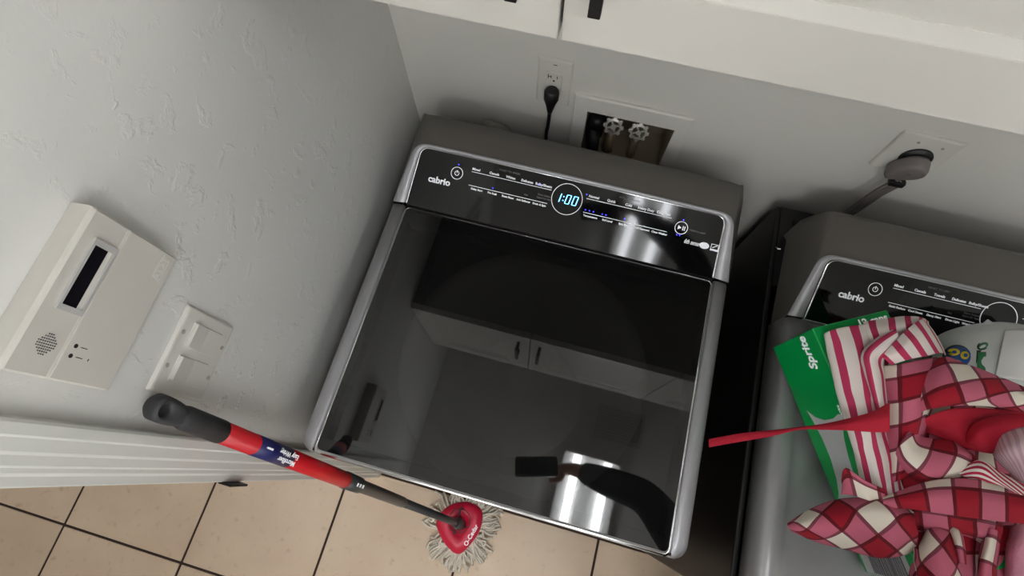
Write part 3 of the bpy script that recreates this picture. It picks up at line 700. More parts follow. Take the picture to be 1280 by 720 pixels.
bm = B(); tube(bm, [P_(tz(.862)), P_(tz(.80)), P_(tz(.79)), P_(tz(.56)), P_(tz(.55))], [.0172, .0165, .0135, .0130, .0105], 18); obj('collar', bm, 'pole', Mp, True)
bm = B()
for k in range(3):
    o = P_(tz(.835-.012*k))+Nl*.0160; prism(bm, rrect(-.002, .002, -.0035, .0035, .001, 2), Matrix(((U.x, Vl.x, Nl.x, o.x), (U.y, Vl.y, Nl.y, o.y), (U.z, Vl.z, Nl.z, o.z), (0, 0, 0, 1))), .002)
obj('collar_button', bm, 'print', Mp, kind='stuff')
bm = B(); tube(bm, [P_(tz(.552)), P_(tz(.12)), P_(tz(.10))], [.0110, .0110, .015], 14); tube(bm, [P_(tz(.11)), P_(1.0)], [.0165, .020], 14); obj('lower_pole', bm, 'pole', Mp, True)
# head: rounded triangular plate
hc = Vector((.330, -.988, .045))
hp = [(.250, -.995), (.275, -.943), (.334, -.914), (.388, -.928), (.398, -.985), (.378, -1.040), (.352, -1.074), (.314, -1.066), (.272, -1.034)]
hpl = smoothpath([(a, b, 0) for a, b in hp[-1:]+hp+hp[:2]], 4)[4:-4]
def rtri(k, z): return [Vector((hc.x+(p.x-hc.x)*k, hc.y+(p.y-hc.y)*k, z)) for p in hpl[:-1]]
bm = B(); loft(bm, [rtri(.98, .030), rtri(1.02, .036), rtri(1.0, .044), rtri(.80, .052), rtri(.45, .058), rtri(.42, .054), rtri(.15, .054)], True, True, True); hd = obj('head_plate', bm, 'headred', Mp, True)
bm = B(); ringmesh(bm, (0, 0), .036, .038, Matrix.Translation((hc.x-.005, hc.y+.012, .0575)), 32, .001); box(bm, hc.x-.012, hc.x-.008, hc.y-.03, hc.y+.055, .056, .072); tube(bm, [(hc.x+.02, hc.y, .056), (hc.x+.02, hc.y, .062)], .004, 8)
obj('pivot', bm, 'grip', hd)
bm = B(); text(bm, 'O-Cedar', .020, basis((hc.x+.046, hc.y-.020, .0535), (.28, 1, .0), (-1, .28, .12)), 'CENTER', bold=.0004); obj('brand_print', bm, 'print', hd, kind='stuff')
bm = B(); rnd = random.Random(3)
for k in range(230):
    edge = rtri(.93, .030); i_ = rnd.randrange(len(edge)); i_ = rnd.randrange(len(edge)) if edge[i_].x < hc.x-.03 else i_; e0 = edge[i_].lerp(edge[(i_+1) % len(edge)], rnd.random()); d = (e0-hc); d.z = 0; d.normalize()
    a = rnd.gauss(0, .25)+.45*math.sin(i_*1.3); d = Vector((d.x*math.cos(a)-d.y*math.sin(a), d.x*math.sin(a)+d.y*math.cos(a), 0)); s_ = Vector((-d.y, d.x, 0))
    ln = rnd.uniform(.030, .078); zb_ = rnd.uniform(.010, .030); wv = rnd.uniform(-.026, .026)
    pts = [e0-d*.01, e0+d*ln*.3+s_*wv*.3, e0+d*ln*.65+s_*wv, e0+d*ln+s_*wv*rnd.uniform(-.3, 1.6)]; zs = (.034, max(.020, zb_+.006), zb_, max(.006, zb_-.010))
    pts = [Vector((p.x, p.y, z)) for p, z in zip(pts, zs)]; tube(bm, smoothpath(pts, 3), .0036, 6)
obj('yarn_fringe', bm, 'yarn', Mp, True, kind='stuff')

# ---------------------------------------------------------------- carton on the dryer
Lc = Vector((.4815, -.8775, 0)).normalized(); Vc = Vector((.8775, .4815, 0)).normalized(); oc = Vector((.8997, -.4205, .968)); LL, WW, HH = .406, .138, .148
Ct = empty('soda_carton', tuple(oc), 'green lemon-lime soda carton lying under the striped towel on the dryer', 'carton')
Tc = Matrix(((Lc.x, Vc.x, 0, oc.x), (Lc.y, Vc.y, 0, oc.y), (0, 0, 1, oc.z), (0, 0, 0, 1)))
bm = B(); box(bm, 0, LL, 0, WW, 0, HH, .0015, 1, T=Tc); obj('box', bm, 'green', Ct)
# side panel printing: local (s along the box, h up) on the face looking left
Ns = -Vc
def Tside(s_, h_): 
    o = oc+Lc*s_+Vector((0, 0, h_))+Ns*.0003; return Matrix(((-Lc.x, 0, Ns.x, o.x), (-Lc.y, 0, Ns.y, o.y), (0, -1, 0, o.z), (0, 0, 0, 1)))
def sidepoly(bm, P, w=.0003): prism(bm, [(-a, -b) for a, b in P], Tside(0, 0), w)
bm = B(); text(bm, 'Sprite', .030, Tside(.036, .106), 'CENTER', shear=.28, bold=.0008, sx=.84); text(bm, 'Sprite', .010, Tside(.142, .125), 'CENTER', shear=.2); obj('brand_lettering', bm, 'print', Ct, kind='stuff')
bm = B(); sw = [(.128, .028), (.150, .034), (.180, .040), (.215, .040), (.250, .032), (.275, .020), (.292, .004), (.352, .004), (.352, .060), (.300, .078), (.260, .086), (.215, .094), (.185, .104), (.165, .114), (.148, .128), (.144, .118), (.150, .098), (.150, .070), (.142, .046)]
sidepoly(bm, sw); obj('swoosh', bm, 'card', Ct)
bm = B(); sidepoly(bm, [(.355, .008), (.404, .008), (.404, .130), (.355, .130)]); obj('barcode_panel', bm, 'card', Ct)
bm = B(); s_ = .030
while s_ < .118:
    w_ = random.choice((.0012, .002, .003)); sidepoly(bm, [(.364, s_), (.402, s_), (.402, s_+w_), (.364, s_+w_)], .0006); s_ += w_+random.choice((.0014, .002))
obj('barcode', bm, 'barcode', Ct, kind='stuff')
bm = B(); Tt_ = Matrix(((Vc.x, -Lc.x, 0, 0), (Vc.y, -Lc.y, 0, 0), (0, 0, 1, 0), (0, 0, 0, 1)))
o = oc+Vector((0, 0, HH+.0002))+Lc*.012+Vc*.105; text(bm, '12 cans', .018, Matrix.Translation(o) @ Tt_, 'CENTER', bold=.0005); obj('top_lettering', bm, 'print', Ct, kind='stuff')
bm = B(); o = oc+Lc*.10+Vector((0, 0, HH)); prism(bm, [(0, 0), (.05, 0), (.045, .006), (.005, .006)], Matrix(((Lc.x, Vc.x, 0, o.x), (Lc.y, Vc.y, 0, o.y), (0, 0, 1, o.z), (0, 0, 0, 1))), .0004); obj('yellow_mark', bm, 'yellow', Ct)

# ---------------------------------------------------------------- soft things: lofted sheets through points in the room
def at(px, py, z):
    d = ROT @ Vector(((px-640)/FPX, -(py-360)/FPX, -1)); return CAM+d*((z-CAM.z)/d.z)
def sheet(name, rows, m, parent=None, k=7, wr=.003, wf=22., uvrot=0., uvoff=(0, 0), thick=.0016, seed=0, bulge=0.):
    G = [[at(*p) for p in r] for r in rows]
    # smooth along rows then along columns
    G = [smoothpath(r, k) for r in G]; cols = list(zip(*G)); cols = [smoothpath(list(c), k) for c in cols]; G = [list(r) for r in zip(*cols)]
    nr, nc = len(G), len(G[0])
    ul = [0.]; vl = [0.]
    for j in range(1, nc): ul.append(ul[-1]+sum((G[i][j]-G[i][j-1]).length for i in range(nr))/nr)
    for i in range(1, nr): vl.append(vl[-1]+sum((G[i][j]-G[i-1][j]).length for j in range(nc))/nc)
    so = Vector((seed*3.1, seed*1.7, 0))
    bm = B(); uvl = bm.loops.layers.uv.new('UVMap'); VV = []; UV = {}
    cr, sr = math.cos(math.radians(uvrot)), math.sin(math.radians(uvrot))
    for i in range(nr):
        row = []
        for j in range(nc):
            p = G[i][j].copy(); q_ = Vector((ul[j], vl[i], 0))*wf+so
            p.z += wr*(noise.noise(q_)+.5*noise.noise(q_*2.3)+.9*(.35-abs(noise.noise(q_*.9+Vector((7, 3, 1)))))); e = math.sin(PI*i/(nr-1))*math.sin(PI*j/(nc-1)); p.z += bulge*e
            v = bm.verts.new(p); row.append(v); UV[v] = (ul[j]*cr-vl[i]*sr+uvoff[0], ul[j]*sr+vl[i]*cr+uvoff[1])
        VV.append(row)
    for i in range(nr-1):
        for j in range(nc-1):
            f = bm.faces.new((VV[i][j], VV[i][j+1], VV[i+1][j+1], VV[i+1][j]))
            for l in f.loops: l[uvl].uv = UV[l.vert]
    o = obj(name, bm, m, parent, True)
    if thick:
        md = o.modifiers.new('cloth thickness', 'SOLIDIFY'); md.thickness = thick; md.offset = 0
    return o
# striped towel
TW_ = empty('striped_towel', tuple(at(1080, 500, 1.11)), 'folded towel with pink and white stripes lying on the green carton', 'towel')
sheet('folded_layer', [[(1034, 424, 1.112), (1031, 417, 1.135), (1050, 410, 1.148), (1085, 405, 1.15), (1112, 403, 1.13)],
    [(1042, 450, 1.112), (1036, 446, 1.135), (1060, 442, 1.155), (1090, 438, 1.155), (1114, 438, 1.13)],
    [(1052, 492, 1.112), (1046, 490, 1.135), (1070, 485, 1.158), (1095, 482, 1.158), (1114, 480, 1.13)],
    [(1062, 532, 1.112), (1058, 530, 1.135), (1078, 528, 1.155), (1098, 525, 1.155), (1116, 524, 1.13)],
    [(1074, 575, 1.112), (1070, 573, 1.130), (1088, 574, 1.150), (1108, 572, 1.150), (1122, 570, 1.13)],
    [(1086, 625, 1.112), (1082, 622, 1.125), (1098, 625, 1.145), (1116, 622, 1.145), (1132, 618, 1.13)]], 'stripe', TW_, wr=.003, seed=1, uvoff=(.010, 0))
sheet('top_fold', [[(1078, 403, 1.14), (1105, 399, 1.16), (1130, 396, 1.168), (1150, 397, 1.165), (1160, 402, 1.145)],
    [(1084, 418, 1.155), (1108, 412, 1.175), (1132, 407, 1.182), (1152, 405, 1.178), (1162, 412, 1.15)],
    [(1092, 438, 1.150), (1114, 432, 1.165), (1136, 424, 1.168), (1152, 418, 1.165), (1162, 424, 1.14)]], 'stripe', TW_, wr=.003, seed=2, uvoff=(.018, 0))
sheet('turned_flap', [[(1100, 446, 1.175), (1118, 428, 1.187), (1134, 412, 1.192), (1150, 400, 1.188), (1156, 402, 1.17)],
    [(1108, 450, 1.180), (1126, 438, 1.195), (1144, 424, 1.200), (1160, 414, 1.195), (1168, 416, 1.175)],
    [(1114, 456, 1.176), (1136, 449, 1.19), (1158, 445, 1.194), (1176, 441, 1.188), (1182, 444, 1.17)]], 'stripe', TW_, wr=.002, seed=3, uvoff=(.004, 0))
sheet('rolled_edge', [[(1116, 412, 1.178), (1119, 414, 1.186), (1124, 420, 1.184), (1127, 427, 1.172)],
    [(1094, 424, 1.172), (1098, 428, 1.186), (1106, 434, 1.186), (1113, 440, 1.172)],
    [(1077, 442, 1.165), (1083, 444, 1.182), (1094, 448, 1.182), (1104, 452, 1.165)],
    [(1080, 466, 1.160), (1086, 466, 1.178), (1097, 468, 1.178), (1106, 470, 1.160)],
    [(1090, 500, 1.156), (1095, 500, 1.172), (1102, 500, 1.172), (1109, 500, 1.158)],
    [(1098, 532, 1.150), (1102, 532, 1.165), (1107, 532, 1.165), (1112, 532, 1.15)]], 'stripe', TW_, wr=.002, seed=4, uvoff=(.014, 0))
# plaid cloth (apron) in a heap
PA = empty('plaid_apron', tuple(at(1180, 600, 1.10)), 'crumpled red, pink and cream plaid apron heaped over the dryer', 'apron')
pl_ = lambda rows, **k: sheet('plaid_fold', rows, 'plaid', PA, **k)
pl_([[(1116, 470, 1.135), (1160, 460, 1.14), (1220, 480, 1.12), (1300, 500, 1.10)],
     [(1118, 540, 1.135), (1160, 540, 1.14), (1220, 540, 1.125), (1300, 550, 1.11)],
     [(1124, 610, 1.130), (1160, 620, 1.130), (1220, 620, 1.125), (1300, 620, 1.10)],
     [(1142, 690, 1.122), (1165, 700, 1.124), (1220, 700, 1.124), (1300, 700, 1.09)],
     [(1150, 760, 1.120), (1175, 765, 1.10), (1220, 765, 1.12), (1300, 760, 1.08)]], wr=.006, seed=9)
pl_([[(1097, 458, 1.150), (1120, 456, 1.176), (1150, 450, 1.186), (1182, 446, 1.18), (1190, 452, 1.15)],
     [(1101, 485, 1.150), (1122, 482, 1.180), (1150, 476, 1.195), (1172, 470, 1.19), (1180, 476, 1.16)],
     [(1104, 520, 1.145), (1124, 518, 1.176), (1145, 512, 1.188), (1160, 505, 1.18), (1166, 510, 1.15)],
     [(1107, 560, 1.140), (1122, 556, 1.165), (1138, 550, 1.170), (1150, 545, 1.165), (1156, 548, 1.14)],
     [(1110, 605, 1.130), (1120, 602, 1.150), (1130, 598, 1.155), (1140, 592, 1.150), (1146, 590, 1.13)]], wr=.003, seed=5, uvoff=(.046, .050))
pl_([[(1172, 448, 1.185), (1186, 447, 1.200), (1210, 456, 1.205), (1245, 470, 1.200), (1295, 490, 1.18)],
     [(1155, 468, 1.190), (1178, 466, 1.214), (1206, 474, 1.222), (1243, 484, 1.214), (1295, 498, 1.20)],
     [(1146, 492, 1.185), (1170, 490, 1.214), (1200, 494, 1.224), (1240, 499, 1.216), (1295, 508, 1.20)],
     [(1143, 520, 1.170), (1160, 512, 1.195), (1192, 507, 1.205), (1238, 508, 1.202), (1295, 518, 1.18)]], wr=.003, seed=6, uvrot=32, uvoff=(.026, .012))
sheet('red_lining', [[(1146, 532, 1.160), (1162, 520, 1.172), (1190, 511, 1.180), (1240, 511, 1.18), (1300, 518, 1.16)],
     [(1148, 534, 1.150), (1172, 532, 1.155), (1205, 532, 1.160), (1245, 532, 1.16), (1300, 535, 1.16)],
     [(1152, 538, 1.145), (1180, 550, 1.150), (1212, 562, 1.155), (1250, 568, 1.15), (1300, 566, 1.15)]], 'redcloth', PA, wr=.005, seed=7)
sheet('red_fold', [[(1206, 548, 1.150), (1218, 530, 1.175), (1245, 520, 1.185), (1275, 518, 1.19), (1300, 520, 1.19)],
     [(1208, 554, 1.155), (1225, 545, 1.185), (1248, 538, 1.198), (1275, 535, 1.20), (1300, 536, 1.20)],
     [(1220, 564, 1.150), (1236, 564, 1.165), (1250, 566, 1.175), (1275, 566, 1.18), (1300, 566, 1.18)]], 'redcloth', PA, wr=.003, seed=8)
pl_([[(1147, 531, 1.165), (1135, 540, 1.178), (1128, 550, 1.182), (1122, 560, 1.175), (1118, 570, 1.15)],
     [(1150, 545, 1.168), (1146, 558, 1.182), (1140, 568, 1.186), (1132, 578, 1.178), (1126, 586, 1.15)],
     [(1168, 549, 1.165), (1170, 562, 1.185), (1166, 578, 1.190), (1158, 594, 1.182), (1152, 604, 1.15)],
     [(1192, 552, 1.160), (1200, 565, 1.180), (1198, 580, 1.184), (1190, 594, 1.175), (1184, 602, 1.15)],
     [(1212, 566, 1.150), (1222, 574, 1.160), (1222, 582, 1.162), (1216, 590, 1.158), (1212, 596, 1.14)]], wr=.002, seed=10, uvrot=10, uvoff=(.02, .03))
pl_([[(1104, 622, 1.160), (1130, 612, 1.172), (1170, 600, 1.180), (1225, 600, 1.18), (1300, 616, 1.17)],
     [(1104, 628, 1.165), (1134, 624, 1.188), (1174, 620, 1.196), (1226, 624, 1.196), (1300, 634, 1.19)],
     [(1105, 634, 1.158), (1138, 636, 1.180), (1176, 642, 1.185), (1226, 649, 1.185), (1300, 657, 1.18)]], wr=.002, seed=11, uvoff=(.058, .060))
sheet('thin_striped_fold', [[(1196, 590, 1.172), (1225, 575, 1.182), (1250, 590, 1.182), (1300, 618, 1.175)],
     [(1202, 594, 1.176), (1228, 588, 1.188), (1255, 603, 1.188), (1300, 630, 1.18)],
     [(1212, 598, 1.172), (1232, 602, 1.182), (1262, 612, 1.184), (1300, 640, 1.175)]], 'thin', PA, wr=.001, seed=12, uvrot=78)
# lobe pointing left
pl_([[(984, 655, 1.035), (1010, 638, 1.060), (1040, 626, 1.085), (1075, 622, 1.13), (1108, 624, 1.155), (1142, 640, 1.155)],
     [(985, 658, 1.045), (1012, 652, 1.085), (1045, 644, 1.115), (1080, 640, 1.155), (1110, 642, 1.175), (1144, 652, 1.165)],
     [(987, 661, 1.045), (1016, 665, 1.085), (1050, 664, 1.115), (1086, 664, 1.150), (1114, 665, 1.165), (1146, 668, 1.150)],
     [(990, 664, 1.035), (1020, 677, 1.060), (1055, 686, 1.085), (1092, 696, 1.110), (1118, 696, 1.12), (1144, 690, 1.11)]], wr=.003, seed=13, uvrot=38, uvoff=(.040, .020))
pl_([[(1052, 600, 1.128), (1054, 588, 1.150), (1060, 586, 1.160), (1080, 600, 1.165), (1106, 612, 1.165)],
     [(1053, 608, 1.126), (1058, 604, 1.142), (1066, 604, 1.152), (1084, 612, 1.158), (1106, 620, 1.160)],
     [(1052, 618, 1.12), (1060, 618, 1.130), (1070, 620, 1.140), (1088, 626, 1.15), (1106, 630, 1.15)]], wr=.001, seed=14, uvoff=(.01, .03))
# hanging folds at the bottom of the heap
pl_([[(1140, 636, 1.150), (1165, 638, 1.165), (1200, 645, 1.165), (1232, 650, 1.160), (1252, 655, 1.14)],
     [(1142, 654, 1.140), (1168, 658, 1.150), (1202, 662, 1.150), (1230, 668, 1.150), (1250, 672, 1.13)],
     [(1144, 672, 1.110), (1168, 668, 1.120), (1200, 672, 1.110), (1228, 680, 1.120), (1246, 684, 1.10)]], wr=.004, seed=15, uvoff=(.03, .0))
pl_([[(1148, 672, 1.110), (1160, 660, 1.140), (1174, 660, 1.150), (1190, 668, 1.140), (1200, 690, 1.11)],
     [(1143, 690, 1.110), (1158, 685, 1.150), (1176, 684, 1.162), (1194, 688, 1.150), (1202, 700, 1.11)],
     [(1138, 712, 1.100), (1156, 710, 1.140), (1178, 712, 1.155), (1198, 712, 1.14), (1206, 716, 1.10)],
     [(1134, 745, 1.080), (1156, 750, 1.120), (1180, 752, 1.13), (1202, 750, 1.12), (1212, 745, 1.08)]], wr=.003, seed=16, uvrot=42, uvoff=(.045, .018))
pl_([[(1182, 660, 1.130), (1188, 659, 1.150), (1196, 661, 1.152), (1203, 668, 1.13)],
     [(1190, 680, 1.130), (1195, 678, 1.156), (1201, 680, 1.158), (1206, 686, 1.13)],
     [(1194, 704, 1.120), (1199, 704, 1.145), (1204, 704, 1.145), (1208, 706, 1.12)]], wr=.001, seed=17, uvoff=(.03, .05))
pl_([[(1228, 662, 1.135), (1236, 660, 1.155), (1244, 662, 1.155), (1252, 668, 1.13)],
     [(1226, 684, 1.125), (1233, 682, 1.150), (1241, 684, 1.150), (1248, 690, 1.12)],
     [(1220, 706, 1.110), (1228, 705, 1.140), (1237, 708, 1.140), (1244, 714, 1.11)],
     [(1210, 742, 1.090), (1222, 742, 1.120), (1236, 744, 1.120), (1250, 748, 1.09)]], wr=.002, seed=18, uvoff=(.02, .028))
# red tie across the towel and over the gap
sheet('waist_tie', [[(1112, 503, 1.190), (1090, 515, 1.182), (1062, 523, 1.168), (1030, 530, 1.130), (1000, 534, 1.075), (965, 538, 1.010), (925, 542, .985), (886, 549, .978)],
     [(1113, 520, 1.198), (1090, 525, 1.190), (1062, 530, 1.174), (1030, 533, 1.134), (1000, 535, 1.078), (965, 541, 1.014), (925, 547, .988), (886, 554, .981)],
     [(1112, 540, 1.188), (1090, 540, 1.182), (1062, 538, 1.168), (1030, 537, 1.130), (1000, 537, 1.075), (965, 545, 1.010), (925, 552, .985), (886, 559, .978)]], 'redcloth', PA, wr=.003, wf=30, seed=19)
# pale ribbed cloth and pink fleece at the right
tag(sheet('ribbed_cloth', [[(1238, 562, 1.15), (1250, 546, 1.19), (1272, 536, 1.21), (1300, 532, 1.22)],
     [(1242, 570, 1.17), (1256, 562, 1.215), (1276, 556, 1.235), (1300, 552, 1.24)],
     [(1255, 584, 1.17), (1268, 580, 1.205), (1282, 578, 1.225), (1300, 576, 1.23)],
     [(1270, 600, 1.16), (1280, 604, 1.18), (1290, 606, 1.19), (1305, 606, 1.19)]], 'rib', wr=.003, seed=20), 'pale pink ribbed cloth wadded on the red fold at the right', 'cloth')
tag(sheet('pink_towel', [[(1262, 660, 1.110), (1275, 655, 1.135), (1290, 655, 1.140), (1315, 655, 1.14)],
     [(1254, 690, 1.105), (1266, 686, 1.140), (1285, 686, 1.150), (1315, 686, 1.15)],
     [(1250, 715, 1.095), (1264, 715, 1.130), (1285, 716, 1.140), (1315, 716, 1.14)],
     [(1248, 750, 1.080), (1262, 752, 1.110), (1285, 752, 1.120), (1315, 752, 1.12)]], 'pinkcloth', wr=.003, seed=21), 'plain pink towel at the lower right of the heap', 'towel')
# laundry bag behind the heap
BG = empty('detergent_bag', tuple(at(1230, 440, 1.0)), 'white plastic laundry product bag with blue and green printing behind the plaid cloth', 'bag')
bagrows = [[(1160, 430, 1.02), (1180, 416, 1.045), (1215, 406, 1.060), (1255, 403, 1.065), (1300, 410, 1.06)],
     [(1164, 440, 1.04), (1186, 426, 1.075), (1218, 418, 1.095), (1256, 415, 1.100), (1300, 420, 1.10)],
     [(1168, 455, 1.05), (1190, 445, 1.095), (1220, 440, 1.118), (1256, 438, 1.125), (1300, 440, 1.12)],
     [(1176, 470, 1.06), (1196, 468, 1.105), (1222, 468, 1.128), (1256, 468, 1.135), (1300, 470, 1.13)],
     [(1182, 492, 1.06), (1200, 492, 1.10), (1224, 492, 1.12), (1256, 492, 1.13), (1300, 492, 1.125)]]
sheet('pouch', bagrows, 'bag', BG, wr=.002, wf=10, seed=22)
sheet('pouch_back', [[(1160, 430, 1.02), (1180, 416, 1.045), (1215, 406, 1.060), (1255, 403, 1.065), (1300, 410, 1.06)], [(1168, 452, .99), (1188, 448, .99), (1217, 446, .99), (1255, 448, .99), (1300, 452, .99)], [(1182, 500, .975), (1200, 500, .975), (1224, 500, .975), (1256, 500, .975), (1300, 500, .975)]], 'bag', BG, wr=0)
def bagpt(px, py, lift=.0012):
    # bilinear height of the pouch at this place
    u = max(0, min(.999, (px-1172)/(1300-1172)))
    best = min((abs(r[2][0]-0)+abs(r[2][1]-py), i) for i, r in enumerate(bagrows))[1]
    ys = [r[2][1] for r in bagrows]; i = max(j for j in range(len(ys)) if ys[j] <= py or j == 0); i = min(i, len(ys)-2); t = (py-ys[i])/(ys[i+1]-ys[i])
    xs = [r[0] for r in bagrows[i]]; j = max(j for j in range(len(xs)) if xs[j] <= px or j == 0); j = min(j, len(xs)-2); s = (px-xs[j])/(xs[j+1]-xs[j])
    zr = lambda r: r[j][2]*(1-s)+r[j+1][2]*s
    return at(px, py, zr(bagrows[i])*(1-t)+zr(bagrows[i+1])*t+lift)
def decal(name, P, m, lift=.004):
    bm = B(); c = (sum(p[0] for p in P)/len(P), sum(p[1] for p in P)/len(P))
    r = [[bm.verts.new(bagpt(c[0]+(x-c[0])*k, c[1]+(y-c[1])*k, lift)) for x, y in P] for k in (1, .6, .25)]
    for a, b in zip(r, r[1:]):
        for k in range(len(P)): bm.faces.new((a[k], a[(k+1) % len(P)], b[(k+1) % len(P)], b[k]))
    bm.faces.new(r[-1]); o = obj(name, bm, m, BG, True); md = o.modifiers.new('t', 'SOLIDIFY'); md.thickness = .0006; md.offset = 0
el = lambda cx, cy, a, b, n=20, r=0: [(cx+a*math.cos(2*PI*k/n)*math.cos(r)-b*math.sin(2*PI*k/n)*math.sin(r), cy+a*math.cos(2*PI*k/n)*math.sin(r)+b*math.sin(2*PI*k/n)*math.cos(r)) for k in range(n)]
decal('round_emblem', el(1196, 446, 18, 15, 24), 'ink', .0035); decal('round_emblem_fill', el(1197, 446, 16.5, 13.5, 24), 'blue', .0045)
decal('emblem_swirl', el(1192, 440, 8, 4.5), 'yellow', .0058); decal('emblem_swirl', el(1206, 444, 5.5, 5), 'yellow', .0058); decal('emblem_swirl', el(1194, 454, 8, 4.5), 'yellow', .0058)
decal('emblem_center', el(1207, 444, 2.6, 2.2), 'blue', .007); decal('emblem_center', el(1193, 440, 3, 1.8), 'blue', .007)
decal('bottle_print', [(1221, 438), (1234, 438), (1235, 452), (1234, 470), (1220, 470), (1220, 452)], 'ink', .0035); decal('bottle_print_fill', [(1222.5, 440), (1232.5, 440), (1233, 452), (1232.5, 470), (1221.5, 470), (1221.5, 452)], 'bgreen', .0047)
decal('bottle_cap', el(1229, 432, 8, 5.2, 16, -.3), 'ink', .0050); decal('bottle_cap_fill', el(1229, 432, 6.6, 3.8, 16, -.3), 'bgreen', .0062); decal('bottle_cap_light', el(1228.5, 433, 4.4, 1.6, 12, -.4), 'bagw', .0074)
bm = B(); P4 = [at(1222, 409, 1.068), at(1235, 399, 1.075), at(1249, 408, 1.07)]; v = [bm.verts.new(p) for p in P4]; w2 = [bm.verts.new(p-Vector((0, 0, .0015))) for p in P4]; bm.faces.new(v); bm.faces.new(w2[::-1])
for k in range(3): bm.faces.new((v[k], v[(k+1) % 3], w2[(k+1) % 3], w2[k]))
obj('sealed_corner', bm, 'bag', BG)
sheet('paper_panel', [[(1256, 413, 1.103), (1275, 412, 1.108), (1302, 416, 1.105)], [(1251, 438, 1.130), (1275, 438, 1.134), (1302, 440, 1.13)], [(1243, 472, 1.138), (1270, 474, 1.145), (1302, 480, 1.14)]], 'bagw', BG, wr=0)

# ---------------------------------------------------------------- the photographer, with the phone
PH = empty('smartphone', tuple(CAM+ROT @ Vector((.07, .03, .009))), 'dark smartphone held in the photographer\'s raised hand above the washer', 'phone')
Tph = Matrix.Translation(CAM) @ ROT.to_4x4()
bm = B(); P = rrect(-.012, .148, -.008, .068, .011, 5)
F3 = lambda P, w: [Tph @ Vector((a, b, w)) for a, b in P]
loft(bm, [F3(P, .006), F3(P, .013)], True, True, True); obj('phone_body', bm, 'phone', PH)
bm = B(); P2 = rrect(.007, .030, .002, .060, .008, 4); loft(bm, [F3(P2, .0045), F3(P2, .006)], True, True, True); obj('lens_bump', bm, 'black', PH)
def skin(name, chains, m, parent, sub=2, label=None):
    """chains: lists of (x,y,z,r) or branches starting at an index of an earlier point: (('at', i), ...)"""
    bm = B(); vs = []; rad = []; roots = []
    lay = bm.verts.layers.skin.verify()
    for ch in chains:
        prev = None
        for q_ in ch:
            if q_[0] == 'at': prev = vs[q_[1]]; continue
            v = bm.verts.new(q_[:3]); v[lay].radius = (q_[3], q_[3] if len(q_) < 5 else q_[4])
            if prev is None: v[lay].use_root = True
            else: bm.edges.new((prev, v))
            vs.append(v); prev = v
    me = bpy.data.meshes.new(name); bm.to_mesh(me); bm.free(); o = bpy.data.objects.new(name, me); C.objects.link(o)
    o.modifiers.new('s', 'SKIN').use_smooth_shade = True; s_ = o.modifiers.new('u', 'SUBSURF'); s_.levels = sub; s_.render_levels = sub
    dg = bpy.context.evaluated_depsgraph_get(); nm = bpy.data.meshes.new_from_object(o.evaluated_get(dg)); nm.name = name
    bpy.data.objects.remove(o); o = bpy.data.objects.new(name, nm); C.objects.link(o); nm.materials.append(M[m]) if not nm.materials else nm.materials.__setitem__(0, M[m])
    for p in nm.polygons: p.use_smooth = True
    o.parent = parent; nm.transform(Matrix.Translation(-parent.location)); return tag(o, label)
PE = empty('person', (1.03, -1.10, 0), 'person in dark clothes raising one arm over the washer, mirrored in its lid', 'person')
fd = Vector((-.5, .866, 0)); rt = Vector((.866, .5, 0)); up3 = Vector((0, 0, 1))
wr_ = tuple(CAM+ROT @ Vector((.205, .034, .042))); pm = CAM+ROT @ Vector((.140, .026, .032))
elb = (.905, -.735, 1.815); sho = (1.085, -.945, 1.545)
sl = Vector((1.03, -1.02, 1.47))-rt*.19
body = [[(1.03, -1.10, .98, .12), (1.03, -1.09, 1.12, .105), (1.03, -1.06, 1.28, .11), (1.03, -1.03, 1.42, .10), (1.01, -1.02, 1.52, .058), (.995, -1.01, 1.585, .052), (.978, -.998, 1.645, .070), (.965, -.985, 1.70, .088), (.968, -.99, 1.755, .084), (.97, -.993, 1.785, .06)],
        [('at', 3), (*sho, .058), ((sho[0]+elb[0])/2, (sho[1]+elb[1])/2, (sho[2]+elb[2])/2, .050), (*elb, .043), ((elb[0]+wr_[0])/2, (elb[1]+wr_[1])/2, (elb[2]+wr_[2])/2+.005, .038), (*wr_, .026), (*pm, .038, .020)],
        [('at', 3), (*sl, .056), (sl.x-.02, sl.y+.01, 1.19, .044), (sl.x+.02, sl.y+.11, 1.00, .034), (sl.x+.05, sl.y+.13, .94, .026), (sl.x+.055, sl.y+.135, .89, .034, .018)],
        [('at', 0), (*(Vector((1.03, -1.11, .88))+rt*.09), .085), (*(Vector((1.03, -1.12, .50))+rt*.10), .058), (*(Vector((1.03, -1.16, .10))+rt*.10), .04)],
        [('at', 0), (*(Vector((1.03, -1.11, .88))-rt*.09), .085), (*(Vector((1.03, -1.12, .50))-rt*.10), .058), (*(Vector((1.03, -1.16, .10))-rt*.10), .04)]]
fing = []; c = lambda x, y, z, r=.0085: (*(CAM+ROT @ Vector((x, y, z))), r)
for k, (b, ln) in enumerate(((.058, .012), (.040, .004), (.021, .006), (.003, .018))):
    fing.append([c(.150, b, .034, .011), c(.126, b+.002, .032, .0100), c(.100+ln, b+.003, .027, .0092), c(.080+ln, b+.003, .0235, .0080)])
fing.append([c(.165, .010, .026, .013), c(.156, -.014, .016, .012), c(.132, -.021, .009, .0105), c(.110, -.019, .005, .009)])
h0 = Vector((sl.x+.055, sl.y+.135, .885))
for k in range(4):
    o = h0+rt*(.030-.018*k)*.9+fd*.004; ln = (.8, 1, .95, .75)[k]
    fing.append([(*(o+up3*.01), .0095), (*(o-up3*.035*ln), .009), (*(o-up3*.062*ln+fd*-.008), .0083), (*(o-up3*.080*ln+fd*-.020), .0072)])
